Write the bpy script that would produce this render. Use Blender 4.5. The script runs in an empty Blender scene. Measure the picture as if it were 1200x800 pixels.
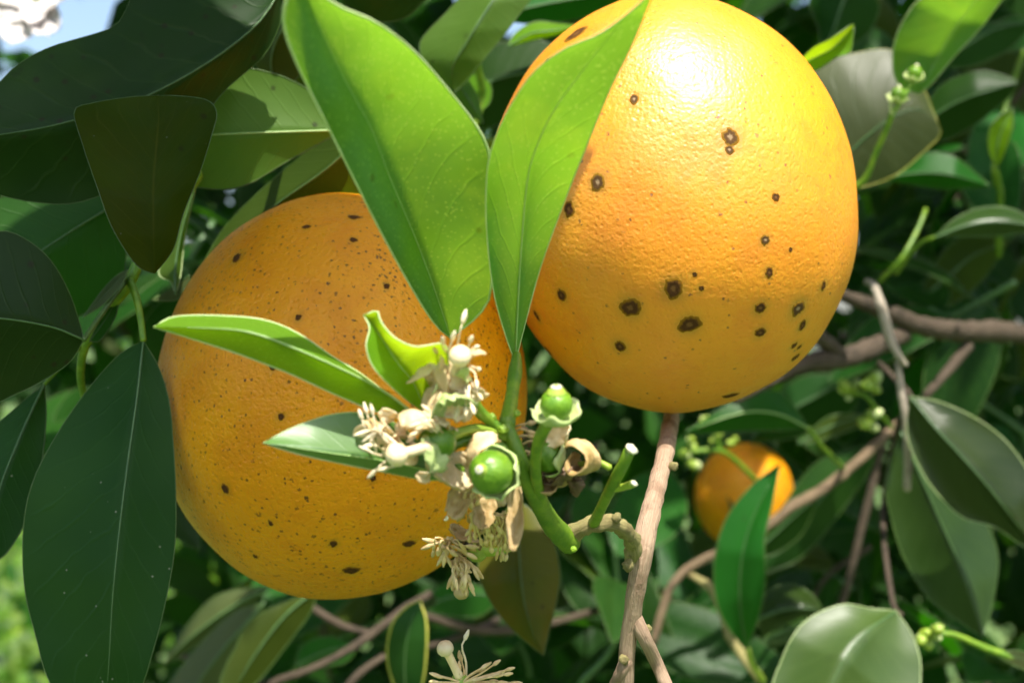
import bpy, math, random
from mathutils import Vector, Matrix, Quaternion, noise
random.seed(7)
SC = bpy.context.scene
COL = SC.collection
R = math.radians

# ------------------------------------------------------------------ camera, light
CAM = Vector((0, 0, 1.5))
K = 0.72 / 1200.0                      # 36 mm sensor, 50 mm lens: metres per photo pixel at 1 m
cd = bpy.data.cameras.new('camera'); cam = bpy.data.objects.new('camera', cd); COL.objects.link(cam)
cam.location = CAM; cam.rotation_euler = (R(90), 0, 0)
cd.lens = 50; cd.sensor_width = 36; cd.clip_start = 0.01; cd.clip_end = 500
cd.dof.use_dof = True; cd.dof.focus_distance = 0.258; cd.dof.aperture_fstop = 21
SC.camera = cam

SUN_EL, SUN_AZ = 63, 18                # azimuth: degrees to the right of straight behind the camera
e, a = R(SUN_EL), R(SUN_AZ)
SUN = Vector((math.cos(e) * math.sin(a), -math.cos(e) * math.cos(a), math.sin(e)))
w = bpy.data.worlds.new('World'); SC.world = w; w.use_nodes = True
sky = w.node_tree.nodes.new('ShaderNodeTexSky'); sky.sky_type = 'NISHITA'; sky.sun_disc = False
sky.sun_elevation = e; sky.sun_rotation = R(180 - SUN_AZ); sky.air_density = 1.0; sky.dust_density = 2.5; sky.ozone_density = 1.0
bg = w.node_tree.nodes['Background']; bg.inputs['Strength'].default_value = 0.14
w.node_tree.links.new(sky.outputs[0], bg.inputs[0])
sl = bpy.data.lights.new('sun', 'SUN'); sl.energy = 5.0; sl.angle = R(0.55); sl.color = (1.0, 0.95, 0.86)
so = bpy.data.objects.new('sun', sl); COL.objects.link(so); so.location = (0, 0, 6)
so.rotation_euler = (-SUN).to_track_quat('-Z', 'Y').to_euler()
SC.view_settings.view_transform = 'Standard'; SC.view_settings.look = 'None'
SC.view_settings.exposure = 0.9; SC.view_settings.gamma = 1.0
try:
    SC.cycles.max_bounces = 7; SC.cycles.transmission_bounces = 4; SC.cycles.diffuse_bounces = 5
    SC.cycles.use_denoising = True; SC.cycles.use_adaptive_sampling = True; SC.cycles.adaptive_threshold = 0.04; SC.cycles.sample_clamp_indirect = 6
except Exception: pass

def P(x, y, d):                        # photo pixel + distance -> world point
    return Vector(((x - 600) * K * d, d, 1.5 - (y - 400) * K * d))

# ------------------------------------------------------------------ node helpers / materials
class NT:
    def __init__(s, name):
        s.m = bpy.data.materials.new(name); s.m.use_nodes = True
        s.t = s.m.node_tree; s.t.nodes.clear()
        s.out = s.t.nodes.new('ShaderNodeOutputMaterial')
    def n(s, typ, ins=None, **kw):
        nd = s.t.nodes.new('ShaderNode' + typ)
        for k, v in kw.items(): setattr(nd, k, v)
        for k, v in (ins or {}).items():
            if isinstance(v, bpy.types.NodeSocket): s.t.links.new(v, nd.inputs[k])
            else: nd.inputs[k].default_value = v
        return nd
    def math(s, op, x, y=None, z=None, clamp=False):
        d = {0: x}
        if y is not None: d[1] = y
        if z is not None: d[2] = z
        nd = s.n('Math', d, operation=op); nd.use_clamp = clamp
        return nd.outputs[0]
    def mix(s, f, a, b, mode='MIX'):
        nd = s.t.nodes.new('ShaderNodeMix'); nd.data_type = 'RGBA'; nd.blend_type = mode
        for i, v in ((0, f), (6, a), (7, b)):
            if isinstance(v, bpy.types.NodeSocket): s.t.links.new(v, nd.inputs[i])
            else: nd.inputs[i].default_value = v if i == 0 else (tuple(v) + (1,))[:4]
        return nd.outputs[2]
    def ramp(s, v, lo, hi, a=0.0, b=1.0):
        nd = s.n('MapRange', {0: v, 1: lo, 2: hi, 3: a, 4: b}); nd.interpolation_type = 'SMOOTHSTEP'
        return nd.outputs[0]
    def noise(s, vec, scale, detail=3, rough=0.55):
        d = {'Scale': scale, 'Detail': detail, 'Roughness': rough}
        if vec is not None: d['Vector'] = vec
        return s.n('TexNoise', d).outputs[0]
    def done(s, sh):
        s.t.links.new(sh, s.out.inputs[0]); return s.m

def leaf_mat(name, c1, c2, tr, tw, rough=0.4, vein=(0.2, 0.32, 0.08), va=0.3, spk=0.0, dust=0.0, yel=None, spec=0.35, nveins=11, bump=0.22, oil=0.0):
    """thin leaf: reflecting face + light passing through; side veins follow the leaf's own u,v"""
    g = NT(name)
    uv = g.n('SeparateXYZ', {0: g.n('TexCoord').outputs['UV']})
    ob = g.n('TexCoord').outputs['Object']
    rnd = g.n('ObjectInfo').outputs['Random']
    obv = g.n('VectorMath', {0: ob, 1: g.n('CombineXYZ', {0: g.math('MULTIPLY', rnd, 3.1), 1: rnd}).outputs[0]}, operation='ADD').outputs[0]
    u = uv.outputs[0]; v = g.math('ABSOLUTE', g.math('MULTIPLY_ADD', uv.outputs[1], 2.0, -1.0))
    nz = g.noise(obv, 60, 3)
    big = g.noise(obv, 28, 2)
    ph = g.math('MULTIPLY_ADD', u, nveins, g.math('MULTIPLY', g.math('POWER', v, 0.8), -2.4))
    ph = g.math('ADD', ph, g.math('MULTIPLY', nz, 1.3))
    fr = g.math('ABSOLUTE', g.math('SUBTRACT', g.math('FRACT', ph), 0.5))
    line = g.math('MULTIPLY', g.ramp(fr, 0.0, 0.09, 1.0, 0.0), g.ramp(v, 0.75, 1.0, 1.0, 0.15))
    mid = g.ramp(v, 0.0, 0.035, 1.0, 0.0)
    veins = g.math('MULTIPLY', line, va * 0.7)
    veins = g.math('MAXIMUM', veins, g.math('MULTIPLY', mid, min(1, va * 2)))
    base = g.mix(g.ramp(big, 0.35, 0.65), c1, c2)
    if yel: base = g.mix(g.math('MULTIPLY', g.ramp(g.noise(obv, 45, 2), 0.47, 0.66), 0.8), base, yel)
    base = g.mix(veins, base, vein)
    hsv = g.n('HueSaturation', {'Hue': g.math('MULTIPLY_ADD', rnd, 0.03, 0.485), 'Saturation': 1.0, 'Value': g.math('MULTIPLY_ADD', rnd, 0.4, 0.8), 'Color': base}).outputs[0]
    col = hsv
    if spk:
        vo = g.n('TexVoronoi', {'Vector': obv, 'Scale': 330.0})
        sel = g.n('SeparateColor', {0: vo.outputs['Color']}).outputs[0]
        dot = g.math('MULTIPLY', g.ramp(vo.outputs['Distance'], 0.12, 0.3, 1, 0), g.math('GREATER_THAN', sel, 1 - spk))
        col = g.mix(g.math('MULTIPLY', dot, 0.8), col, (0.02, 0.015, 0.006))
        bl = g.ramp(g.noise(obv, 120, 4, 0.7), 0.60, 0.75)
        col = g.mix(g.math('MULTIPLY', bl, min(0.7, spk * 3)), col, (0.012, 0.014, 0.006))
    if dust:
        vo = g.n('TexVoronoi', {'Vector': obv, 'Scale': 700.0})
        sel = g.n('SeparateColor', {0: vo.outputs['Color']}).outputs[1]
        dot = g.math('MULTIPLY', g.ramp(vo.outputs['Distance'], 0.06, 0.22, 1, 0), g.math('GREATER_THAN', sel, 1 - dust))
        col = g.mix(g.math('MULTIPLY', dot, 0.6), col, (0.4, 0.4, 0.3))
    hgt = g.math('ADD', g.math('MULTIPLY', g.math('MAXIMUM', line, mid), -0.6), g.math('MULTIPLY', nz, 1.2))
    bp = g.n('Bump', {'Strength': bump, 'Distance': 0.0006, 'Height': hgt}).outputs[0]
    rg = g.math('ADD', rough - 0.09, g.math('MULTIPLY', nz, 0.2))
    pr = g.n('BsdfPrincipled', {'Base Color': col, 'Roughness': rg, 'Normal': bp, 'Specular IOR Level': spec})
    tcol = g.mix(g.math('MULTIPLY', veins, 0.45), g.mix(g.ramp(big, 0.3, 0.7), tr, tuple(c * 0.5 for c in tr)), tuple(c * 0.6 for c in tr))
    if oil:                             # pellucid oil glands and pale blotches seen against the light
        vo = g.n('TexVoronoi', {'Vector': obv, 'Scale': 1150.0})
        tcol = g.mix(g.math('MULTIPLY', g.ramp(vo.outputs['Distance'], 0.1, 0.34, 1, 0), oil), tcol, (0.62, 0.85, 0.12))
        tcol = g.mix(g.math('MULTIPLY', g.ramp(g.noise(obv, 75, 4, 0.6), 0.5, 0.7), oil), tcol, (0.46, 0.72, 0.03))
    tl = g.n('BsdfTranslucent', {'Color': tcol, 'Normal': bp})
    mx = g.n('MixShader', {0: tw, 1: pr.outputs[0], 2: tl.outputs[0]})
    return g.done(mx.outputs[0])

def plain_mat(name, c1, c2, rough=0.5, scale=300, bump=0.3, bd=0.0004, sss=0.0, tw=0.0, tr=None, spec=0.5, stretch=None):
    g = NT(name)
    ob = g.n('TexCoord').outputs['Object']
    if stretch: ob = g.n('Mapping', {'Vector': ob, 'Scale': stretch}).outputs[0]
    nz = g.noise(ob, scale, 4, 0.6); n2 = g.noise(ob, scale * 4, 3)
    col = g.mix(g.ramp(nz, 0.35, 0.66), c1, c2)
    rnd = g.n('ObjectInfo').outputs['Random']
    col = g.n('HueSaturation', {'Value': g.math('MULTIPLY_ADD', rnd, 0.35, 0.82), 'Color': col}).outputs[0]
    bp = g.n('Bump', {'Strength': bump, 'Distance': bd, 'Height': g.math('ADD', nz, g.math('MULTIPLY', n2, 0.4))}).outputs[0]
    ins = {'Base Color': col, 'Roughness': rough, 'Normal': bp, 'Specular IOR Level': spec}
    if sss: ins.update({'Subsurface Weight': sss, 'Subsurface Radius': (0.002, 0.0015, 0.0006), 'Subsurface Scale': 0.5})
    pr = g.n('BsdfPrincipled', ins)
    if tw:
        tl = g.n('BsdfTranslucent', {'Color': tuple(tr) + (1,), 'Normal': bp})
        return g.done(g.n('MixShader', {0: tw, 1: pr.outputs[0], 2: tl.outputs[0]}).outputs[0])
    return g.done(pr.outputs[0])

def bark_mat(name, c1, c2, c3, rough=0.75, bump=0.7):
    g = NT(name)
    uv = g.n('TexCoord').outputs['UV']; ob = g.n('TexCoord').outputs['Object']
    st = g.n('Mapping', {'Vector': uv, 'Scale': (26.0, 5.0, 1.0)}).outputs[0]
    f1 = g.noise(st, 1.6, 5, 0.65); f2 = g.noise(ob, 130, 4); f3 = g.noise(ob, 900, 3)
    col = g.mix(g.ramp(f1, 0.38, 0.62), c1, c2)
    col = g.mix(g.math('MULTIPLY', g.ramp(f2, 0.52, 0.68), 0.75), col, c3)
    vo = g.n('TexVoronoi', {'Vector': ob, 'Scale': 420.0}).outputs['Distance']
    col = g.mix(g.math('MULTIPLY', g.ramp(vo, 0.08, 0.2, 1, 0), 0.5), col, tuple(c * 0.45 for c in c1))
    h = g.math('ADD', g.math('MULTIPLY', f1, 1.0), g.math('ADD', f2, g.math('MULTIPLY', f3, 0.4)))
    bp = g.n('Bump', {'Strength': bump, 'Distance': 0.0007, 'Height': h}).outputs[0]
    return g.done(g.n('BsdfPrincipled', {'Base Color': col, 'Roughness': rough, 'Normal': bp, 'Specular IOR Level': 0.3}).outputs[0])

def peel_mat(name, c1, c2, c3, speck, specol, rough=0.46, spec=0.95, bs=0.5):
    g = NT(name)
    ob = g.n('TexCoord').outputs['Object']
    big = g.noise(ob, 22, 3); midn = g.noise(ob, 90, 3)
    col = g.mix(g.ramp(big, 0.36, 0.64), c1, c2)
    col = g.mix(g.math('MULTIPLY', g.ramp(midn, 0.42, 0.70), 0.65), col, c3)
    # oil-gland pits
    v1 = g.n('TexVoronoi', {'Vector': ob, 'Scale': 820.0, 'Randomness': 1.0}, feature='SMOOTH_F1'); v1.inputs['Smoothness'].default_value = 0.4
    v2 = g.n('TexVoronoi', {'Vector': ob, 'Scale': 1250.0, 'Randomness': 1.0}, feature='F1')
    pit = g.ramp(v1.outputs['Distance'], 0.05, 0.42)
    pit2 = g.ramp(v2.outputs['Distance'], 0.0, 0.4)
    col = g.mix(g.math('MULTIPLY', g.ramp(v1.outputs['Distance'], 0.0, 0.3, 1, 0), 0.2), col, tuple(c * 0.6 for c in c1))
    # scattered rust specks of three sizes, thicker where the rind has been rubbed
    msk = g.ramp(g.noise(ob, 38, 4, 0.65), 0.42, 0.66)
    for sc, th, r0, r1 in ((170.0, 0.2 * speck, 0.05, 0.13), (380.0, 0.34 * speck, 0.08, 0.2), (760.0, 0.28 * speck, 0.14, 0.30)):
        jv = g.n('VectorMath', {0: ob, 1: g.n('VectorMath', {0: g.n('TexNoise', {'Vector': ob, 'Scale': sc * 4.0}).outputs['Color'], 'Scale': 0.5 / sc}, operation='SCALE').outputs[0]}, operation='ADD').outputs[0]
        vo = g.n('TexVoronoi', {'Vector': jv, 'Scale': sc})
        sel = g.n('SeparateColor', {0: vo.outputs['Color']})
        keep = g.math('LESS_THAN', sel.outputs[0], g.math('MULTIPLY', g.math('MULTIPLY_ADD', msk, 0.9, 0.22), th))
        dot = g.math('MULTIPLY', g.ramp(vo.outputs['Distance'], r0, r1, 1, 0), keep)
        col = g.mix(g.math('MULTIPLY', dot, g.math('MULTIPLY_ADD', sel.outputs[1], 0.6, 0.35)), col, specol)
    # scuffs
    sv = g.n('Mapping', {'Vector': ob, 'Scale': (1.0, 1.0, 3.2), 'Rotation': (0.2, 0.5, 0.1)}).outputs[0]
    sc_ = g.ramp(g.noise(sv, 130, 6, 0.75), 0.665, 0.74)
    col = g.mix(g.math('MULTIPLY', sc_, 0.38 * min(1, speck)), col, (0.20, 0.075, 0.012))
    halo = g.n('Attribute', attribute_name='halo').outputs['Fac']
    col = g.mix(g.math('MULTIPLY', halo, 0.45), col, (0.22, 0.15, 0.012))
    h = g.math('ADD', g.math('MULTIPLY', pit, 0.45), g.math('ADD', g.math('MULTIPLY', g.noise(ob, 1000, 2), 1.3), g.math('MULTIPLY', g.noise(ob, 210, 3), 1.2)))
    bp = g.n('Bump', {'Strength': bs, 'Distance': 0.00027, 'Height': h}).outputs[0]
    rg = g.math('ADD', rough, g.math('MULTIPLY', g.math('SUBTRACT', midn, 0.5), 0.25))
    pr = g.n('BsdfPrincipled', {'Base Color': col, 'Roughness': rg, 'Normal': bp, 'Specular IOR Level': spec,
             'Subsurface Weight': 0.35, 'Subsurface Radius': (0.007, 0.003, 0.0005), 'Subsurface Scale': 1.0})
    return g.done(pr.outputs[0])

M = {}
M['young'] = leaf_mat('young_leaf', (0.06, 0.20, 0.045), (0.08, 0.24, 0.05), (0.34, 0.68, 0.03), 0.52, 0.42, (0.16, 0.38, 0.08), 0.2, spk=0.05, yel=(0.11, 0.27, 0.012), bump=0.2, spec=0.45, oil=0.4)
M['tender'] = leaf_mat('tender_leaf', (0.12, 0.28, 0.012), (0.15, 0.32, 0.016), (0.52, 0.74, 0.006), 0.55, 0.42, (0.3, 0.48, 0.06), 0.16, bump=0.2, spk=0.04, oil=0.3)
M['waxy'] = leaf_mat('waxy_leaf', (0.07, 0.20, 0.035), (0.10, 0.26, 0.05), (0.25, 0.5, 0.02), 0.22, 0.36, (0.2, 0.40, 0.1), 0.1, spec=1.0, bump=0.08)
M['pale'] = leaf_mat('pale_leaf', (0.04, 0.075, 0.012), (0.056, 0.095, 0.016), (0.10, 0.18, 0.012), 0.25, 0.40, (0.11, 0.16, 0.04), 0.22, spec=0.55, spk=0.05, bump=0.1)
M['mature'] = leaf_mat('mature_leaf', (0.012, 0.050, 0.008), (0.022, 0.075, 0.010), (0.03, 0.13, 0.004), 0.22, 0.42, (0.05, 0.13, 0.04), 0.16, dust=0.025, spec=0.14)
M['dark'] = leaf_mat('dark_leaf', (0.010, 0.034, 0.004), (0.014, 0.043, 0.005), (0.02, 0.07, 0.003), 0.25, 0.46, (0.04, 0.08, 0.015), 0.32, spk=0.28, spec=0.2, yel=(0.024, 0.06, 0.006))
M['mid'] = leaf_mat('mid_leaf', (0.016, 0.085, 0.008), (0.022, 0.11, 0.010), (0.05, 0.30, 0.004), 0.42, 0.44, (0.05, 0.15, 0.02), 0.14, spk=0.03, spec=0.25)
M['light'] = leaf_mat('light_leaf', (0.075, 0.16, 0.02), (0.095, 0.19, 0.025), (0.20, 0.38, 0.012), 0.42, 0.5, (0.13, 0.24, 0.05), 0.1, spk=0.05, spec=0.25)
M['olive'] = leaf_mat('olive_leaf', (0.035, 0.06, 0.005), (0.048, 0.075, 0.007), (0.10, 0.15, 0.004), 0.35, 0.5, (0.09, 0.12, 0.02), 0.2, spk=0.04, spec=0.2)
M['brown'] = leaf_mat('brownish_leaf', (0.032, 0.044, 0.003), (0.022, 0.056, 0.004), (0.09, 0.17, 0.004), 0.35, 0.46, (0.08, 0.09, 0.01), 0.3, spk=0.06, dust=0.06, spec=0.06, bump=0.1, yel=(0.03, 0.06, 0.006))
M['gloss'] = leaf_mat('glossy_leaf', (0.018, 0.036, 0.006), (0.026, 0.05, 0.008), (0.05, 0.14, 0.008), 0.2, 0.30, (0.07, 0.11, 0.03), 0.2, spec=0.38, spk=0.05, bump=0.12)
M['grey'] = leaf_mat('grey_leaf', (0.042, 0.056, 0.014), (0.06, 0.078, 0.022), (0.1, 0.2, 0.04), 0.2, 0.46, (0.12, 0.17, 0.09), 0.2, spec=0.35)
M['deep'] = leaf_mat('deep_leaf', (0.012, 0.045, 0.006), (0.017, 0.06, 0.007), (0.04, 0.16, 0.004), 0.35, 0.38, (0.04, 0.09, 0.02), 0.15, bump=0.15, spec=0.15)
M['yellow'] = leaf_mat('yellowing_leaf', (0.095, 0.09, 0.006), (0.075, 0.085, 0.006), (0.22, 0.17, 0.008), 0.35, 0.5, (0.15, 0.15, 0.02), 0.15, yel=(0.13, 0.075, 0.008), spk=0.05, spec=0.2)
def far_mat(name, c1, c2, tr, tw=0.35):
    g = NT(name); nz = g.noise(g.n('TexCoord').outputs['Object'], 9.0, 2)
    pr = g.n('BsdfPrincipled', {'Base Color': g.mix(g.ramp(nz, 0.35, 0.65), c1, c2), 'Roughness': 0.45, 'Specular IOR Level': 0.15})
    return g.done(g.n('MixShader', {0: tw, 1: pr.outputs[0], 2: g.n('BsdfTranslucent', {'Color': tuple(tr) + (1,)}).outputs[0]}).outputs[0])
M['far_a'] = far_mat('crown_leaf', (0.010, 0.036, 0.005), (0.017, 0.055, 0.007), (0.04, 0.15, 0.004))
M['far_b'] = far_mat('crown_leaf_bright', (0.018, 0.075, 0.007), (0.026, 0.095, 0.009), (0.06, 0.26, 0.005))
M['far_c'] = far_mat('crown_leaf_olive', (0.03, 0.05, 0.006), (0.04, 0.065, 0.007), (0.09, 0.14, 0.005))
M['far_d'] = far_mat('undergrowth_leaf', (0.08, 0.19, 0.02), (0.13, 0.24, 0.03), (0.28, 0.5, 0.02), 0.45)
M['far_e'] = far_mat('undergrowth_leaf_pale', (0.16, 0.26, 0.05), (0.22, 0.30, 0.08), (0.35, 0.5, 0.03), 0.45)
M['margin_pale'] = plain_mat('pale_margin', (0.45, 0.58, 0.22), (0.55, 0.66, 0.32), 0.4)
M['margin'] = plain_mat('green_margin', (0.05, 0.10, 0.02), (0.08, 0.14, 0.03), 0.4)
M['margin_yellow'] = plain_mat('yellow_margin', (0.35, 0.36, 0.05), (0.42, 0.40, 0.07), 0.4)
M['rib_pale'] = plain_mat('pale_midrib', (0.30, 0.46, 0.14), (0.36, 0.52, 0.18), 0.4)
M['rib'] = plain_mat('green_midrib', (0.06, 0.13, 0.04), (0.08, 0.16, 0.05), 0.4)
M['stem'] = plain_mat('green_stem', (0.09, 0.20, 0.008), (0.18, 0.29, 0.016), 0.45, 300, 0.3)
M['stem_pale'] = plain_mat('pale_stem', (0.22, 0.33, 0.025), (0.28, 0.38, 0.04), 0.42, 260, 0.3)
M['ovary'] = plain_mat('green_ovary', (0.085, 0.20, 0.008), (0.14, 0.27, 0.014), 0.36, 420, 0.5)
M['ovary_pale'] = plain_mat('pale_ovary', (0.22, 0.33, 0.03), (0.28, 0.38, 0.05), 0.3, 320, 0.15)
M['calyx'] = plain_mat('pale_calyx', (0.38, 0.48, 0.15), (0.52, 0.58, 0.26), 0.5, 300, 0.4)
M['cream'] = plain_mat('cream_style', (0.78, 0.58, 0.32), (0.84, 0.68, 0.42), 0.42, 300, 0.25)
M['petal'] = plain_mat('wilting_petal', (0.76, 0.61, 0.33), (0.88, 0.78, 0.52), 0.5, 240, 0.6, tw=0.4, tr=(0.85, 0.62, 0.32))
M['petal_brown'] = plain_mat('dried_petal', (0.40, 0.26, 0.09), (0.60, 0.44, 0.21), 0.6, 240, 0.8, tw=0.2, tr=(0.4, 0.22, 0.08))
M['petal_rot'] = plain_mat('rotten_petal', (0.10, 0.06, 0.03), (0.26, 0.16, 0.08), 0.6, 300, 0.9)
M['anther'] = plain_mat('dry_anther', (0.58, 0.40, 0.17), (0.72, 0.55, 0.29), 0.6, 500, 0.6)
M['anther_cream'] = plain_mat('cream_anther', (0.76, 0.60, 0.36), (0.84, 0.72, 0.50), 0.55, 500, 0.6)
M['scar'] = plain_mat('pale_scar', (0.55, 0.55, 0.35), (0.68, 0.66, 0.48), 0.5)
M['tan'] = bark_mat('tan_bark', (0.36, 0.24, 0.155), (0.48, 0.335, 0.225), (0.25, 0.155, 0.095), 0.7, 0.9)
M['ruddy'] = bark_mat('ruddy_bark', (0.15, 0.10, 0.06), (0.24, 0.17, 0.10), (0.09, 0.06, 0.035), 0.8, 1.0)
M['knob'] = bark_mat('olive_bark', (0.22, 0.20, 0.07), (0.32, 0.27, 0.11), (0.16, 0.12, 0.05))
M['bark'] = bark_mat('brown_bark', (0.062, 0.043, 0.028), (0.10, 0.074, 0.05), (0.04, 0.03, 0.02), 0.8, 1.0)
M['greybark'] = bark_mat('grey_bark', (0.30, 0.25, 0.19), (0.42, 0.36, 0.28), (0.16, 0.12, 0.09))
M['peel'] = peel_mat('orange_peel', (0.80, 0.285, 0.003), (0.88, 0.345, 0.004), (0.74, 0.225, 0.002), 0.6, (0.15, 0.045, 0.006))
M['peel_rust'] = peel_mat('speckled_peel', (0.70, 0.27, 0.002), (0.80, 0.325, 0.003), (0.63, 0.21, 0.002), 3.6, (0.075, 0.035, 0.008), 0.40, 0.28, 1.0)
def lesion_mat(name, core, dark, edge):
    g = NT(name); rad = g.n('Attribute', attribute_name='rad').outputs['Fac']; ob = g.n('TexCoord').outputs['Object']
    nz = g.noise(ob, 1800, 3); r2 = g.math('ADD', rad, g.math('MULTIPLY', g.math('SUBTRACT', nz, 0.5), 0.5))
    col = g.mix(g.ramp(r2, 0.15, 0.42), core, dark); col = g.mix(g.ramp(r2, 0.62, 1.0), col, edge)
    bp = g.n('Bump', {'Strength': 0.6, 'Distance': 0.0002, 'Height': nz}).outputs[0]
    return g.done(g.n('BsdfPrincipled', {'Base Color': col, 'Roughness': 0.8, 'Normal': bp, 'Specular IOR Level': 0.12}).outputs[0])
M['lesion'] = lesion_mat('lesion_plain', (0.09, 0.035, 0.008), (0.06, 0.025, 0.008), (0.22, 0.09, 0.006))
M['lesion_core'] = lesion_mat('lesion_brown', (0.16, 0.075, 0.022), (0.075, 0.03, 0.009), (0.26, 0.12, 0.006))
M['lesion_ash'] = lesion_mat('lesion_ash', (0.30, 0.20, 0.11), (0.09, 0.045, 0.016), (0.26, 0.13, 0.008))

# ------------------------------------------------------------------ object helpers
WL = {}
def thing(name, label, cat, loc, group=None):
    o = bpy.data.objects.new(name, None); COL.objects.link(o); o.location = loc
    o.empty_display_size = 0.01
    o['label'] = label; o['category'] = cat
    if group: o['group'] = group
    WL[o.name] = Vector(loc); return o
def put(name, verts, faces, mats, parent, origin=None, uvs=None, midx=None, smooth=True, label=None):
    """verts in world coordinates -> one mesh object with its origin at `origin`"""
    org = Vector(origin) if origin is not None else Vector(verts[0])
    me = bpy.data.meshes.new(name)
    me.from_pydata([tuple(Vector(v) - org) for v in verts], [], faces)
    for m in (mats if isinstance(mats, (list, tuple)) else [mats]): me.materials.append(M[m])
    if midx: me.polygons.foreach_set('material_index', midx)
    if smooth: me.polygons.foreach_set('use_smooth', [True] * len(me.polygons))
    if uvs:
        ul = me.uv_layers.new(name='UVMap'); buf = []
        for l in me.loops: buf.extend(uvs[l.vertex_index])
        ul.data.foreach_set('uv', buf)
    me.update()
    o = bpy.data.objects.new(name, me); COL.objects.link(o)
    WL[o.name] = org
    if parent is not None:
        o.parent = parent; o.location = org - WL[parent.name]
    else: o.location = org
    if label: o['label'] = label
    return o

def cr(pts, n):
    """Catmull-Rom through pts (Vectors), n+1 samples evenly spaced along the length"""
    pts = [Vector(p) for p in pts]
    if len(pts) == 2: dense = [pts[0].lerp(pts[1], i / 40) for i in range(41)]
    else:
        q = [2 * pts[0] - pts[1]] + pts + [2 * pts[-1] - pts[-2]]
        dense = []
        for i in range(1, len(q) - 2):
            p0, p1, p2, p3 = q[i - 1:i + 3]
            for k in range(16):
                t = k / 16
                dense.append(0.5 * ((2 * p1) + (p2 - p0) * t + (2 * p0 - 5 * p1 + 4 * p2 - p3) * t * t + (3 * p1 - p0 - 3 * p2 + p3) * t ** 3))
        dense.append(pts[-1])
    acc = [0.0]
    for i in range(1, len(dense)): acc.append(acc[-1] + (dense[i] - dense[i - 1]).length)
    out = []; j = 0
    for i in range(n + 1):
        s = acc[-1] * i / n
        while j < len(acc) - 2 and acc[j + 1] < s: j += 1
        seg = acc[j + 1] - acc[j]
        out.append(dense[j].lerp(dense[j + 1], 0 if seg < 1e-12 else min(1, max(0, (s - acc[j]) / seg))))
    return out
def lerp_list(v, t):
    if not isinstance(v, (list, tuple)): return v
    if len(v) == 1: return v[0]
    x = t * (len(v) - 1); i = min(int(x), len(v) - 2); return v[i] + (v[i + 1] - v[i]) * (x - i)

def tube_geo(pts, radii, n=14, sides=10, knob=0.0, closed_ends=True, seed=0):
    c = cr(pts, n); vs = []; fs = []; uv = []
    t = (c[1] - c[0]).normalized(); up = Vector((0, 1, 0)) if abs(t.y) < 0.9 else Vector((1, 0, 0))
    nrm = (up - t * up.dot(t)).normalized()
    L = 0.0
    for i, p in enumerate(c):
        t = (c[min(i + 1, n)] - c[max(i - 1, 0)]).normalized()
        nrm = (nrm - t * nrm.dot(t)).normalized(); b = t.cross(nrm)
        r0 = lerp_list(radii, i / n)
        if i: L += (c[i] - c[i - 1]).length
        for k in range(sides):
            an = 2 * math.pi * k / sides; dr = nrm * math.cos(an) + b * math.sin(an)
            r = r0
            if knob: r *= 1 + knob * noise.noise((p + dr * r0) * (0.5 / max(r0, 1e-5)) + Vector((seed, 0, 0)))
            vs.append(p + dr * r); uv.append((k / sides if k <= sides / 2 else 1 - k / sides, L * 20))
    for i in range(n):
        for k in range(sides):
            k2 = (k + 1) % sides
            fs.append((i * sides + k, i * sides + k2, (i + 1) * sides + k2, (i + 1) * sides + k))
    for end in (0, n):
        t = (c[0] - c[1]).normalized() if end == 0 else (c[n] - c[n - 1]).normalized()
        r0 = lerp_list(radii, end / n); ci = len(vs); vs.append(c[end] + t * r0 * 0.6); uv.append((0.25, L * 20 if end else 0))
        for k in range(sides):
            k2 = (k + 1) % sides
            fs.append((end * sides + k2, end * sides + k, ci) if end == 0 else (end * sides + k, end * sides + k2, ci))
    return vs, fs, uv
def tube(name, pts, radii, mat, parent, n=14, sides=10, knob=0.0, label=None, seed=0):
    vs, fs, uv = tube_geo(pts, radii, n, sides, knob, seed=seed)
    return put(name, vs, fs, mat, parent, pts[0], uv, label=label)
def ptube(name, px, rpx, mat, parent, n=14, sides=10, knob=0.0, label=None, seed=0):
    """px: (x, y, distance) list; rpx: radii in photo pixels at those distances"""
    pts = [P(*p) for p in px]; dm = sum(p[2] for p in px) / len(px)
    rr = [r * K * dm for r in (rpx if isinstance(rpx, (list, tuple)) else [rpx])]
    return tube(name, pts, rr, mat, parent, n, sides, knob, label, seed)

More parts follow.
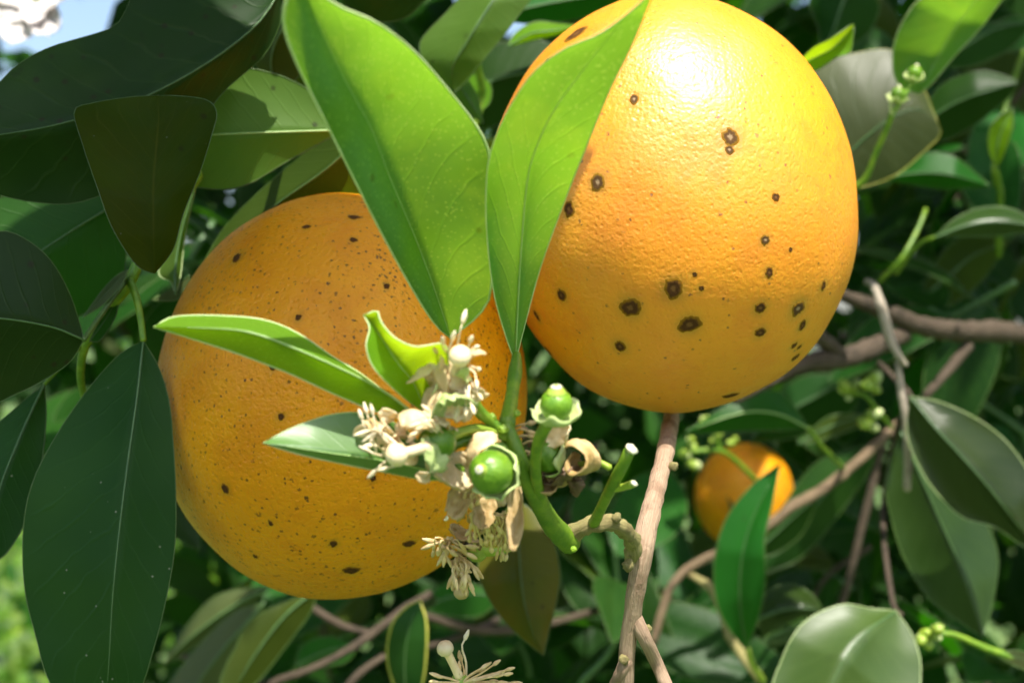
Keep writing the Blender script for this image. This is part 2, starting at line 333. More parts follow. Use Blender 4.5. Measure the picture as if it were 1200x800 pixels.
def loft(Lc, Mc, Rc, nv, bl=0.0, br=0.0, rim=0.0):
    """leaf surface from three 3-D curves; returns verts, faces, uvs, material ids (0 blade, 1 rim)"""
    n = len(Mc) - 1; vs = []; uv = []; fs = []; mi = []; W = 2 * nv + 1
    for i in range(n + 1):
        l, m, r = Lc[i], Mc[i], Rc[i]
        ax = (r - l); tg = (Mc[min(i + 1, n)] - Mc[max(i - 1, 0)])
        nn = ax.cross(tg); nn = nn.normalized() if nn.length > 1e-12 else Vector((0, -1, 0))
        wl = (l - m).length; wr = (r - m).length
        for j in range(-nv, nv + 1):
            s = abs(j) / nv; e_ = l if j < 0 else r
            p = m.lerp(e_, s) + nn * (4 * s * (1 - s)) * (bl * wl if j < 0 else br * wr)
            vs.append(p); uv.append((i / n, 0.5 + 0.5 * j / nv))
    for i in range(n):
        for j in range(W - 1):
            a_ = i * W + j; fs.append((a_, a_ + 1, a_ + W + 1, a_ + W)); mi.append(0)
    if rim:
        for jj in (0, W - 1):
            ring = []
            for i in range(n + 1):
                p = vs[i * W + jj]; q = vs[i * W + (1 if jj == 0 else W - 2)]
                out = (p - q); out = out.normalized() if out.length > 1e-9 else Vector((1, 0, 0))
                tg = (vs[min(i + 1, n) * W + jj] - vs[max(i - 1, 0) * W + jj]); bb = out.cross(tg)
                bb = bb.normalized() if bb.length > 1e-12 else Vector((0, 1, 0))
                b0 = len(vs)
                for dv in (out * rim, bb * rim, -out * rim, -bb * rim): vs.append(p + dv); uv.append((i / n, 0.0 if jj == 0 else 1.0))
                ring.append(b0)
            for i in range(n):
                for k in range(4):
                    fs.append((ring[i] + k, ring[i] + (k + 1) % 4, ring[i + 1] + (k + 1) % 4, ring[i + 1] + k)); mi.append(1)
    return vs, fs, uv, mi

def leaf(parent, mat, Lp, Mp, Rp, d, dl=0.0, dr=0.0, bl=0.0, br=0.0, pw=1.0, rip=0.0, nu=34, nv=7, rimw=0.7, rim='margin', rib='rib', ribw=1.5, label=None, name='leaf', pet=None, petw=3.0, petm='stem', ribside=1):
    """traced leaf. Lp/Rp: margins, Mp: midrib (base..tip), photo pixels; d: distance(s) along the midrib;
    dl/dr: how far the margins stand nearer (-) or farther (+) than the midrib, metres"""
    b, t = Mp[0], Mp[-1]
    def c2(pp): return cr([Vector((p[0], p[1], 0)) for p in pp], nu)
    lc, mc, rc = c2([b] + list(Lp) + [t]), c2(Mp), c2([b] + list(Rp) + [t])
    ph = random.random() * 6; fq = random.uniform(2.2, 3.6)
    def dep(i, off, sgn):
        tt = i / nu; return lerp_list(d, tt) + off * math.sin(math.pi * min(1, max(0, tt))) ** 0.6 + rip * math.sin(math.pi * tt) * math.sin(fq * math.pi * tt + ph + sgn)
    Lc = [P(lc[i].x, lc[i].y, dep(i, dl, 0.0)) for i in range(nu + 1)]
    Mc = [P(mc[i].x, mc[i].y, lerp_list(d, i / nu)) for i in range(nu + 1)]
    Rc = [P(rc[i].x, rc[i].y, dep(i, dr, 1.7)) for i in range(nu + 1)]
    dm = lerp_list(d, 0.5)
    vs, fs, uv, mi = loft(Lc, Mc, Rc, nv, bl, br, rimw * K * dm)
    o = put(name, vs, fs, [mat, rim], parent, Mc[0], uv, mi, label=label)
    if rib:
        k = max(1, int(nu * 0.97))
        off = Vector((0, -1, 0)) * (ribw * K * dm * 0.25 * ribside)
        v2, f2, u2 = tube_geo([p + off for p in Mc[:k:2]] , [ribw * K * dm, ribw * 0.7 * K * dm, ribw * 0.25 * K * dm], 20, 6)
        put('midrib', v2, f2, rib, o, Mc[0] + off, u2)
    if pet:
        pp = [Mc[0]] + [P(*q) for q in pet]
        v2, f2, u2 = tube_geo(pp, [petw * K * dm * 0.8, petw * K * dm], 12, 8)
        put('petiole', v2, f2, petm, o, Mc[0], u2)
    return o

def ball_geo(c, axis, r, el=1.0, nub=0.0, nubr=0.25, seg=20, rings=14, bump=0.0):
    """a slightly elongated ball round `axis`, optionally with a nub at the axis end"""
    q = Vector((0, 0, 1)).rotation_difference(Vector(axis).normalized())
    vs = []; fs = []; uv = []
    prof = [(math.sin(math.pi * i / rings) * r, -math.cos(math.pi * i / rings) * r * el) for i in range(rings + 1)]
    for i, (rr, z) in enumerate(prof):
        for k in range(seg):
            an = 2 * math.pi * k / seg
            p = Vector((rr * math.cos(an), rr * math.sin(an), z))
            if bump: p *= 1 + bump * noise.noise(p * (2.2 / r) + Vector(c) * 50)
            vs.append(Vector(c) + q @ p); uv.append((k / seg, i / rings))
    for i in range(rings):
        for k in range(seg):
            k2 = (k + 1) % seg; fs.append((i * seg + k, i * seg + k2, (i + 1) * seg + k2, (i + 1) * seg + k))
    return vs, fs, uv

# ------------------------------------------------------------------ oranges
class Orange:
    def __init__(s, cx, cy, rx, ry, d, tilt, mat, label, seed, lobes=0.02):
        s.c = P(cx, cy, d); sc = K * d / math.sqrt(1 + (rx * K) ** 2) 
        s.r = Vector((rx * sc, rx * sc, ry * sc)); s.q = Quaternion((0, 1, 0), R(tilt)); s.seed = seed; s.lobes = lobes
        s.t = thing('orange', label, 'orange', s.c)
        s.mat = mat; s.spots = []
    def surf(s, u):                     # unit direction (local) -> local point on the rind
        k = 1 + s.lobes * noise.noise(u * 1.3 + Vector((s.seed, 0, 0))) + s.lobes * 0.35 * noise.noise(u * 4 + Vector((0, s.seed, 0)))
        return s.q @ Vector((u.x * s.r.x * k, u.y * s.r.y * k, u.z * s.r.z * k))
    def hit(s, px, py):                 # photo pixel -> unit direction of the rind point seen there
        o = s.q.inverted() @ (CAM - s.c); dv = s.q.inverted() @ (P(px, py, 1.0) - CAM)
        o = Vector([o[i] / s.r[i] for i in range(3)]); dv = Vector([dv[i] / s.r[i] for i in range(3)])
        A, B, C = dv.dot(dv), 2 * o.dot(dv), o.dot(o) - 1
        D = B * B - 4 * A * C
        t = (-B - math.sqrt(max(D, 0))) / (2 * A); return (o + dv * t).normalized()
    def lesion(s, px, py, rpx, core='lesion_core', ex=1.0, an=0.0):
        u = s.hit(px, py); rad = 0.92 * rpx * K * (s.c.y - s.r.y * 0.8); ang = rad / s.r.x
        s.spots.append((u, ang))
        e1 = u.cross(Vector((0, 0, 1))).normalized(); e2 = u.cross(e1)
        prof = [(0.0, 0.5), (0.2, 0.45), (0.4, 0.5), (0.58, 0.85), (0.78, 0.6), (1.0, 0.15), (1.12, -0.4)]
        vs = []; fs = []; ra = []; sg = 26; sd = px * 0.37
        def pt(rr, t, h):
            wob = 1 + 0.35 * noise.noise(Vector((math.cos(t) * 1.3, math.sin(t) * 1.3, sd))) + 0.16 * noise.noise(Vector((math.cos(t) * 4, math.sin(t) * 4, sd)))
            x = rr * wob * math.cos(t) * ex; y = rr * wob * math.sin(t)
            xx = x * math.cos(an) - y * math.sin(an); yy = x * math.sin(an) + y * math.cos(an)
            dv = (u + (e1 * xx + e2 * yy) * ang).normalized(); p = s.surf(dv)
            return s.c + p + p.normalized() * h * 0.00013 * (1 + 0.5 * noise.noise(p * 4000))
        vs.append(pt(0, 0, prof[0][1]))
        for rr, h in prof[1:]:
            for k in range(sg): vs.append(pt(rr, 2 * math.pi * k / sg, h))
        for k in range(sg): fs.append((0, 1 + k, 1 + (k + 1) % sg))
        for i in range(len(prof) - 2):
            for k in range(sg):
                a_ = 1 + i * sg + k; b_ = 1 + i * sg + (k + 1) % sg
                fs.append((a_, a_ + sg, b_ + sg, b_))
        o = put('blemish', vs, fs, core, s.t, vs[0])
        at = o.data.attributes.new('rad', 'FLOAT', 'POINT'); at.data.foreach_set('value', [0.0] + [rr for rr, h in prof[1:] for k in range(sg)])
    def build(s, nu=200, nv=110):
        vs = []; fs = []; halo = []
        for j in range(nv + 1):
            th = math.pi * j / nv
            for i in range(nu):
                ph = 2 * math.pi * i / nu
                u = Vector((math.sin(th) * math.cos(ph), math.sin(th) * math.sin(ph), -math.cos(th)))
                vs.append(s.c + s.surf(u)); h = 0.0
                for su, an in s.spots:
                    dd = (u - su).length / an
                    if dd < 2.6: h = max(h, 1 - max(0, dd - 0.9) / 1.7)
                halo.append(h * h)
        for j in range(nv):
            for i in range(nu):
                i2 = (i + 1) % nu; fs.append((j * nu + i, j * nu + i2, (j + 1) * nu + i2, (j + 1) * nu + i))
        o = put('rind', vs, fs, s.mat, s.t, s.c)
        at = o.data.attributes.new('halo', 'FLOAT', 'POINT'); at.data.foreach_set('value', halo)
        return o

OR = Orange(787, 240, 214, 246, 0.312, -7.6, 'peel', 'bright ripe orange with large ringed dark spots, hanging clear of the leaves', 3.1)
for a_ in [(856,160,11,'lesion_ash'),(855,175,6,'lesion_ash'),(701,214,10,'lesion_ash'),(743,116,6,'lesion_ash'),(667,245,8),(909,231,5),(897,281,6,'lesion_ash'),(901,319,6),
           (789,338,12),(739,360,11,'lesion_core',1.25),(808,381,11,'lesion_core',1.3,0.2),(727,405,8),(659,345,7.5),(630,369,7,'lesion_core',0.7),(643,411,7),
           (891,361,7.5),(891,390,6.5,'lesion_core',1.2),(934,361,11,'lesion_ash'),(939,380,7,'lesion_core',0.8,0.3),(962,333,6.5,'lesion_core',0.7,0.2),(930,404,5),(936,406,4),(932,418,5.5,'lesion_core',1.4,0.5),
           (857,464,6,'lesion',2.2,0.1),(676,40,12,'lesion_core',1.5,0.6),(642,72,4),(814,321,3),(822,337,3.5),(926,292,3)]:
    OR.lesion(*a_)
OR.build()
OL = Orange(402, 464, 217, 238, 0.318, 2.3, 'peel_rust', 'shaded orange peppered with fine rust specks, behind the spent blossoms', 8.7)
for a_ in [(277,301,8,'lesion',0.8,0.5),(265,572,6,'lesion'),(411,668,8,'lesion',1.3),(480,638,6,'lesion',1.6),(415,256,5,'lesion',1.7),(359,266,4,'lesion',1.5),(414,282,4,'lesion',1.4),(391,636,5,'lesion'),(318,612,3.5,'lesion'),
           (330,488,4,'lesion'),(320,430,4,'lesion'),(453,335,4,'lesion'),(350,372,4,'lesion'),(437,560,4,'lesion'),(300,650,3.5,'lesion')]:
    OL.lesion(*a_)
OL.build()
O3 = Orange(872, 580, 58, 62, 0.70, 10, 'peel_rust', 'small far orange half hidden behind a drooping green leaf', 5.2)
O3.build(90, 50)

# ------------------------------------------------------------------ flowering shoot
P_flat = P
def P(x, y, d):                        # the shoot grows out towards the viewer: its blossoms stand 2 cm nearer than its woody base
    t = min(1.0, max(0.0, (655 - y) / 110.0)); return P_flat(x, y, d - 0.023 * t * t * (3 - 2 * t))
SH = thing('flowering_shoot', 'bright green flowering shoot with young leaves and spent blossoms before the oranges', 'shoot', P(672, 632, 0.245))
leaf(SH, 'young', [(508,378),(478,330),(440,260),(405,190),(375,130),(348,75),(333,32),(335,2)], [(528,396),(506,330),(483,270),(457,209),(434,149),(403,92),(378,40),(362,2),(352,-28)],
     [(560,370),(575,342),(576,270),(574,190),(563,155),(525,105),(482,57),(440,26),(400,9),(372,-10)], [0.261,0.248,0.234,0.218,0.204], dl=-0.0085, dr=-0.002, bl=0.16, br=-0.10, rip=0.0016, rim='margin_pale', rib='rib_pale', ribw=0.8, rimw=1.5, ribside=1,
     label='broad left leaf of the upright pair, its margin curled up')
leaf(SH, 'young', [(594,398),(578,340),(570,265),(571,200),(581,160),(600,121),(626,84),(662,57),(702,40),(738,14)], [(604,424),(607,360),(611,290),(619,205),(633,162),(650,128),(677,91),(722,34),(768,-14)],
     [(614,385),(634,312),(662,235),(690,165),(715,105),(742,50)], [0.260,0.248,0.234,0.220,0.206], dl=-0.004, dr=0.006, bl=-0.09, br=-0.10, rip=0.0014, rim='margin_pale', rib='rib_pale', ribw=1.1, rimw=0.9,
     label='right leaf of the upright pair, pointing up across the big orange')
leaf(SH, 'tender', [(455,462),(420,436),(390,418),(350,391),(310,375),(260,370),(205,371)], [(492,490),(450,458),(400,432),(338,405),(287,388),(233,384),(180,383)],
     [(465,489),(435,480),(390,461),(340,438),(280,415),(225,397)], [0.236,0.231,0.228,0.228,0.232], dl=0.006, dr=0.0045, bl=0.0, br=0.03, rim='margin_pale', rib='rib_pale', ribw=1.6, rimw=0.9,
     label='long narrow leaf folded along its midrib, pointing left')
leaf(SH, 'waxy', [(500,525),(470,500),(435,485),(392,485),(345,500)], [(545,560),(490,548),(440,538),(390,531),(345,524),(308,519)],
     [(500,562),(450,553),(400,543),(350,532)], [0.241,0.238,0.234,0.2312,0.2290], dl=0.0038, dr=0.001, bl=0.05, br=0.0, rim='margin_pale', rib='rib_pale', ribw=1.2, rimw=0.8,
     label='glossy leaf under the blossoms, shining white in the sun')
leaf(SH, 'tender', [(482,473),(455,450),(436,428),(429,405),(433,384)], [(500,484),(484,448),(468,428),(453,405),(440,385),(426,369)],
     [(520,465),(526,425),(520,403),(487,406),(462,395),(446,376),(442,364)], [0.240,0.237,0.233,0.231,0.231], dl=-0.004, dr=-0.005, bl=0.1, br=-0.12, rim='margin_pale', rib='rib_pale', ribw=1.0, rimw=0.8,
     label='small tender leaf folded open like a book')
# stems
ptube('stem', [(668,636,0.247),(645,612,0.246),(625,578,0.245),(612,545,0.244),(600,515,0.244),(592,497,0.244)], [14,12.5,10,9,9,8], 'stem', SH, 22, 12, 0.10)
ptube('stem', [(664,630,0.2475),(640,596,0.246),(628,560,0.243),(630,520,0.238),(641,497,0.233)], [8,8,6.5,6,6.5], 'stem', SH, 20, 10, 0.08)
ptube('stem', [(594,498,0.244),(600,462,0.251),(605,424,0.258),(605,414,0.259)], [9,8,7,8.5,5], 'stem', SH, 18, 10, 0.06)
ptube('pedicel', [(597,510,0.244),(578,496,0.243),(562,482,0.241),(552,466,0.239)], [7,6,6.5,7], 'stem', SH, 12, 9, 0.1)
ptube('pedicel', [(596,514,0.244),(565,502,0.242),(540,506,0.239),(520,515,0.236)], [5,5,5.5,7], 'stem_pale', SH, 12, 9, 0.05)
ptube('pedicel', [(600,528,0.244),(570,516,0.243),(540,518,0.241),(528,530,0.24),(545,556,0.239)], [5,6,6,5,4], 'stem', SH, 14, 9, 0.05)
ptube('pedicel', [(606,535,0.244),(602,548,0.241),(600,556,0.237)], [5,6,6], 'stem', SH, 8, 9)
ptube('pedicel', [(715,548,0.249),(700,541,0.249),(684,543,0.248),(668,546,0.248)], [4,3.4,3.2,4], 'stem_pale', SH, 12, 9)
for x, y, r in ((590,503,6.5),(576,489,5.5),(606,484,4.2),(575,512,3.5),(672,643,4.0)):
    vs, fs, uv = ball_geo(P(x, y, 0.2425), (0.2, -1, 0.3), r * K * 0.23, 0.8, bump=0.35); put('bud_scar', vs, fs, 'stem', SH, None, uv)
# side spur with its scars, and the woody knee that carries the shoot
sp = ptube('spur', [(696,612,0.2495),(708,588,0.249),(722,560,0.248),(731,543,0.247),(738,528,0.246)], [7,6,6,6.5,6.5], 'stem', SH, 18, 10, 0.12)
ptube('spur_stub', [(721,572,0.248),(732,570,0.247),(741,567,0.246)], [4.5,4,4.5], 'stem_pale', sp, 8, 8, 0.1)
for x, y, r in ((740,526,7.5),(743,566,4.5)):
    vs, fs, uv = ball_geo(P(x, y, 0.2455), (0.5, -0.4, 0.6), r * K * 0.2455, 0.55, bump=0.35, seg=14, rings=8); put('scar', vs, fs, 'scar', sp, None, uv)
ptube('woody_knee', [(662,632,0.2475),(680,620,0.249),(705,612,0.2505),(728,618,0.252),(741,634,0.254),(742,655,0.257)], [13,9,9,9.5,9,9], 'knob', SH, 34, 14, 0.5, label='rough olive brown knee joining the shoot to the bare twig')
for x, y, r in ((722,607,6),(738,628,7),(736,662,7)):
    vs, fs, uv = ball_geo(P(x, y, 0.252), (0.4, -0.5, 0.6), r * K * 0.25, 1.1, bump=0.5, seg=12, rings=8); put('bark_knob', vs, fs, 'knob', SH, None, uv)

def fruitlet(parent, cx, cy, d, rpx, axis, mat='ovary', el=1.08, cal=1.25, calback=0.75, tip=True, seed=1, calmat='calyx', nub=0.42):
    """young fruit: ball with style scar, seated in a five-lobed calyx"""
    ax = Vector(axis).normalized(); r = rpx * K * d; c = P(cx, cy, d)
    f = thing_part('fruitlet', parent, c)
    vs, fs, uv = ball_geo(c, ax, r, el, seg=28, rings=18, bump=0.025); put('ovary', vs, fs, mat, f, c, uv)
    if tip:
        top = c + ax * r * el
        vs, fs, uv = tube_geo([top - ax * r * 0.22, top + ax * r * 0.02, top + ax * r * 0.14], [r * (nub + 0.12), r * nub, r * nub * 0.7], 6, 14)
        put('style_base', vs, fs, 'ovary_pale', f, top, uv)
        vs, fs, uv = ball_geo(top + ax * r * 0.16, ax, r * nub * 0.72, 0.35, seg=14, rings=8); put('style_scar', vs, fs, 'scar', f, top, uv)
    # calyx cup
    q = Vector((0, 0, 1)).rotation_difference(ax); vs = []; fs = []; sg = 30; rg = 7
    for i in range(rg + 1):
        t = i / rg
        for k in range(sg):
            an = 2 * math.pi * k / sg
            lobe = 0.76 + 0.26 * math.cos(5 * an + seed) + 0.4 * noise.noise(Vector((math.cos(an) * 2, math.sin(an) * 2, seed * 3.3)))
            tt = t * (0.62 + 0.38 * lobe)
            rr = r * cal * math.sin(min(1.0, tt * 1.05) * 1.5) * (1 + 0.2 * noise.noise(Vector((math.cos(an) * 3, math.sin(an) * 3, t * 3 + seed))))
            z = -r * (calback + 0.35) + r * (0.95 * tt ** 1.6) * (0.9 + 0.3 * lobe)
            vs.append(c + q @ Vector((rr * math.cos(an) + 1e-7, rr * math.sin(an), z)))
    for i in range(rg):
        for k in range(sg):
            k2 = (k + 1) % sg; fs.append((i * sg + k, i * sg + k2, (i + 1) * sg + k2, (i + 1) * sg + k))
    o = put('calyx', vs, fs, calmat, f, c)
    md = o.modifiers.new('thick', 'SOLIDIFY'); md.thickness = r * 0.09; md.offset = 0
    return f
def thing_part(name, parent, loc):
    o = bpy.data.objects.new(name, None); COL.objects.link(o); o.parent = parent; o.location = Vector(loc) - WL[parent.name]
    o.empty_display_size = 0.002; WL[o.name] = Vector(loc); return o
def petal(parent, base, dirv, nrm, length, width, curl, mat, roll=0.0, twist=0.0, name='petal', seed=0.0):
    """curling petal: base point, direction, face normal, lengths in metres, curl in radians over its length"""
    dv = Vector(dirv).normalized(); nv_ = Vector(nrm); nv_ = (nv_ - dv * nv_.dot(dv)).normalized(); sd = dv.cross(nv_)
    n, m = 16, 6; vs = []; fs = []; p = Vector(base); ang = 0.0
    for i in range(n + 1):
        t = i / n
        ww = width * (1 + 0.35 * noise.noise(Vector((t * 4, seed, 2.0)))) * (0.40 + 0.70 * math.sin(math.pi * min(1, 0.12 + t * 0.8)) ** 0.9) * (1 if t < 0.93 else 0.75) * 0.5
        cd_ = dv * math.cos(ang) + nv_ * math.sin(ang); cn = -dv * math.sin(ang) + nv_ * math.cos(ang)
        tw_ = twist * t; s2 = sd * math.cos(tw_) + cn * math.sin(tw_); n2 = cn * math.cos(tw_) - sd * math.sin(tw_)
        for j in range(-m, m + 1):
            s = j / m
            wob = 0.16 * width * noise.noise(Vector((t * 5, s * 2.5, seed))) + 0.07 * width * noise.noise(Vector((t * 3, s * 7, seed + 9)))
            vs.append(p + s2 * (ww * s) + n2 * (roll * ww * s * s + wob))
        p = p + cd_ * (length / n); ang += curl / n * (0.6 + 0.8 * t)
    W = 2 * m + 1
    for i in range(n):
        for j in range(W - 1): a_ = i * W + j; fs.append((a_, a_ + 1, a_ + W + 1, a_ + W))
    o = put(name, vs, fs, mat, parent, base)
    md = o.modifiers.new('thick', 'SOLIDIFY'); md.thickness = 0.00022; md.offset = 0
    return o
def stamen(parent, pts, r, mat='anther', al=0.0, aw=1.7, fil=True):
    """filament + oblong anther, one mesh"""
    r *= 0.8; aw *= 0.85
    vs, fs, uv = tube_geo(pts, [r * 0.9, r * 0.55], 7, 6)
    tip = Vector(pts[-1]); dv = (tip - Vector(pts[-2])).normalized()
    if al:
        v2, f2, u2 = tube_geo([tip - dv * al * 0.1, tip + dv * al * 0.3, tip + dv * al * 0.7, tip + dv * al], [r * 0.9, r * aw, r * aw * 0.85, r * 0.5], 7, 7, 0.25)
        b = len(vs); vs += v2; fs += [tuple(i + b for i in f) for f in f2]; uv += u2
    return put('stamen', vs, fs, mat, parent, pts[0], uv)
def style(parent, pts, r, ballr, mat='cream'):
    vs, fs, uv = tube_geo(pts, [r * 1.15, r, r * 1.1], 9, 9); put('style', vs, fs, mat, parent, pts[0], uv)
    tip = Vector(pts[-1]); ax = (tip - Vector(pts[-2])).normalized()
    vs, fs, uv = ball_geo(tip + ax * ballr * 0.6, ax, ballr, 0.92, seg=18, rings=12, bump=0.06); put('stigma', vs, fs, mat, parent, tip, uv)
rv = lambda s=1.0: Vector((random.uniform(-s, s), random.uniform(-s, s), random.uniform(-s, s)))
U = K * 0.238                           # one photo pixel at the blossoms

# two naked fruitlets and two still in their petals
fruitlet(SH, 576, 553, 0.232, 23.5, (-0.42, -0.85, 0.16), seed=1.0, cal=1.22, calback=0.85, nub=0.30)
fruitlet(SH, 652, 474, 0.230, 17.5, (-0.02, -0.38, 0.92), seed=2.4, cal=1.5, calback=0.95, nub=0.52, el=1.0)
f5 = fruitlet(SH, 644, 534, 0.2475, 18, (-0.9, -0.35, 0.1), seed=0.4, cal=1.3, calback=0.55, tip=False)
# blossom on top
b1 = thing_part('blossom', SH, P(535, 445, 0.233)); c1 = P(533, 447, 0.234)
vs, fs, uv = ball_geo(c1, (0.05, -0.5, 0.85), 15 * U, 1.25, seg=20, rings=14); put('ovary', vs, fs, 'ovary_pale', b1, c1, uv)
style(b1, [P(534,436,0.231), P(536,428,0.2295), P(538,421,0.228)], 5 * U, 11.5 * U)
petal(b1, P(540,470,0.236), (-0.6,-0.25,0.75), (0.75,-0.2,0.6), 84 * U, 42 * U, 2.9, 'petal', 0.35, 0.3, seed=1.1)
petal(b1, P(536,472,0.235), (-0.75,-0.5,0.35), (0.3,0.2,0.9), 74 * U, 40 * U, 2.6, 'petal', 0.3, -0.3, seed=2.2)
petal(b1, P(545,470,0.234), (0.25,-0.5,0.8), (-0.9,0.0,0.3), 52 * U, 28 * U, 1.2, 'petal', 0.5, 0.5, seed=3.3)
petal(b1, P(532,474,0.232), (-0.15,-0.8,0.5), (0.2,-0.3,-0.8), 46 * U, 44 * U, 0.9, 'calyx', 0.6, 0.0, seed=4.3)
stamen(b1, [P(535,420,0.231), P(537,400,0.230), P(540,385,0.229), P(542,378,0.229)], 1.9 * U, 'anther_cream', 14 * U, 2.4)
for sx, sy, tx, ty, an_ in ((526,414,519,402,1),(528,418,530,398,1),(546,414,551,400,1),(548,418,556,408,1),(550,432,558,446,1),(552,445,561,462,1),(550,452,553,476,1),(545,452,546,478,1),(540,455,536,480,1),(550,428,560,432,0),(524,420,512,412,1)):
    d0 = 0.2285 + random.uniform(0, 0.004); mx_, my_ = (sx + tx) / 2 + random.uniform(-4, 4), (sy + ty) / 2 + random.uniform(-3, 3)
    stamen(b1, [P(sx, sy, d0 + 0.002), P(mx_, my_, d0), P(tx, ty, d0 - 0.001)], 2.1 * U, 'anther_cream', random.uniform(8, 12) * U, 1.9)
# blossom on the left with its style pointing out
b2 = thing_part('blossom', SH, P(505, 515, 0.232)); c2_ = P(512, 518, 0.2335)
vs, fs, uv = ball_geo(c2_, (-0.8, -0.5, 0.0), 19 * U, 1.08, seg=22, rings=14); put('ovary', vs, fs, 'ovary', b2, c2_, uv)
style(b2, [P(500,523,0.230), P(485,528,0.228), P(472,531,0.227)], 5.5 * U, 12 * U)
petal(b2, P(524,540,0.2335), (-0.2,-0.75,0.55), (-0.9,-0.2,-0.1), 46 * U, 34 * U, 0.9, 'calyx', 0.5, 0.2, seed=5.5)
petal(b2, P(520,500,0.236), (-0.75,-0.4,0.1), (0.2,-0.4,0.9), 84 * U, 30 * U, 4.8, 'petal', 0.1, 0.1, seed=6.1)
petal(b2, P(515,498,0.234), (-0.3,-0.5,0.7), (-0.5,-0.6,-0.3), 60 * U, 42 * U, 2.4, 'petal', 0.3, 0.4, seed=7.7)
petal(b2, P(545,488,0.2385), (-0.3,-0.2,0.8), (0.5,-0.8,0.0), 50 * U, 46 * U, 1.8, 'petal', 0.35, 0.2, seed=8.2)
petal(b2, P(478,512,0.2325), (-0.9,-0.2,0.35), (0.3,-0.2,-0.9), 62 * U, 20 * U, 5.6, 'petal', 0.1, 0.1, seed=9.0)
for (x0,y0),(x1,y1),(x2,y2) in (((512,506),(500,498),(488,506)),((514,504),(505,492),(492,496)),((516,502),(508,490),(498,488)),((510,508),(498,502),(485,512)),((514,500),(512,490),(503,482)),
        ((436,512),(428,502),(424,490)),((438,510),(434,498),(430,484)),((442,512),(440,498),(437,485)),((448,534),(440,532),(432,528)),((452,540),(445,546),(440,551)),((450,528),(442,522),(436,522)),((470,545),(462,546),(454,548))):
    d0 = 0.2275 + random.uniform(0, 0.003)
    stamen(b2, [P(x0,y0,d0 + 0.002), P(x1,y1,d0), P(x2,y2,d0)], 2.0 * U, 'anther_cream', random.uniform(8, 12) * U, 1.8)
# withered blossom behind the fruitlets (brown petals)
b3 = thing_part('blossom', SH, P(660, 530, 0.249))
petal(b3, P(668,520,0.2475), (0.75,-0.55,0.35), (0.1,-0.1,-1.0), 96 * U, 36 * U, 6.4, 'petal_brown', 0.1, 0.15, seed=11.0)
petal(b3, P(640,515,0.2465), (0.8,-0.3,0.2), (0.0,-0.9,0.3), 46 * U, 26 * U, 1.4, 'petal', 0.4, 0.2, seed=12.0)
petal(b3, P(640,552,0.2505), (0.7,-0.3,-0.5), (0.2,-0.8,0.3), 58 * U, 34 * U, 2.4, 'petal_rot', 0.4, 0.5, seed=13.0)
petal(b3, P(630,548,0.2515), (0.2,-0.3,-0.8), (0.4,-0.8,0.1), 46 * U, 28 * U, 1.4, 'petal_brown', 0.4, -0.4, seed=14.0)
petal(b3, P(676,560,0.2495), (-0.6,-0.4,-0.25), (0.3,-0.9,0.0), 42 * U, 26 * U, 3.2, 'petal_rot', 0.3, 0.3, seed=15.0)
for i in range(9):
    x, y = 612 + random.uniform(-6, 8), 500 + i * 7 + random.uniform(-3, 3); d0 = 0.2475
    stamen(b3, [P(x - 6, y + 2, d0), P(x + 3, y - 2, d0 - 0.001), P(x + 12, y - 1 + random.uniform(-4, 4), d0 - 0.001)], 2.5 * U, 'petal_brown', 10 * U, 1.9)
# withered blossom behind the front fruitlet, with drooping stamens
b4 = thing_part('blossom', SH, P(565, 560, 0.241))
petal(b4, P(560,560,0.2405), (-0.6,-0.4,0.5), (0.5,-0.3,0.8), 80 * U, 42 * U, 3.2, 'petal', 0.3, 0.2, seed=21.0)
petal(b4, P(552,548,0.2395), (-0.8,-0.1,-0.3), (0.0,-0.9,0.2), 54 * U, 44 * U, 1.8, 'petal', 0.4, -0.3, seed=22.0)
petal(b4, P(545,560,0.242), (-0.2,-0.2,-0.9), (-0.3,-0.9,0.0), 50 * U, 24 * U, 0.8, 'petal_brown', 0.4, 0.5, seed=23.0)
petal(b4, P(605,570,0.2375), (0.02,-0.15,-1.0), (-0.4,-0.9,0.0), 70 * U, 17 * U, 0.5, 'petal_brown', 0.5, 0.4, seed=24.0)
petal(b4, P(568,572,0.243), (-0.1,-0.1,-1.0), (0.3,-0.9,0.0), 46 * U, 26 * U, 0.6, 'petal_brown', 0.4, -0.3, seed=25.0)
def tuft(parent, x, y, d, n, spread, down, mat, rr=2.0, al=(11, 18)):
    """drooping bunch of dry stamens around a point"""
    for i in range(n):
        an = random.choice((random.uniform(-0.4, math.pi + 0.4), random.uniform(0.6, 2.6))); q = random.uniform(0.2, 1.0) * spread
        ex, ey = x + math.cos(an) * q, y + math.sin(an) * q * 0.75 + down * random.uniform(0.3, 1.0)
        dd = d + random.uniform(-0.004, 0.003)
        stamen(parent, [P(x + random.uniform(-5, 5), y + random.uniform(-5, 5), d + 0.001), P((x + ex) / 2 + random.uniform(-8, 8), (y + ey) / 2 - random.uniform(-3, 7), dd), P(ex, ey, dd)], rr * U * random.uniform(0.8, 1.15), mat, random.uniform(*al) * U, random.uniform(1.5, 2.1))
tuft(b4, 570, 596, 0.2385, 30, 28, 28, 'anther', 2.4)
tuft(b4, 592, 604, 0.2395, 20, 18, 38, 'anther', 2.4)
tuft(b4, 540, 585, 0.243, 9, 16, 14, 'petal_brown')
b5 = thing_part('blossom', SH, P(545, 640, 0.244))
ptube('pedicel', [(604,640,0.2465),(580,646,0.2455),(562,645,0.2445),(548,640,0.244)], [4,5,6,7], 'stem_pale', SH, 10, 8)
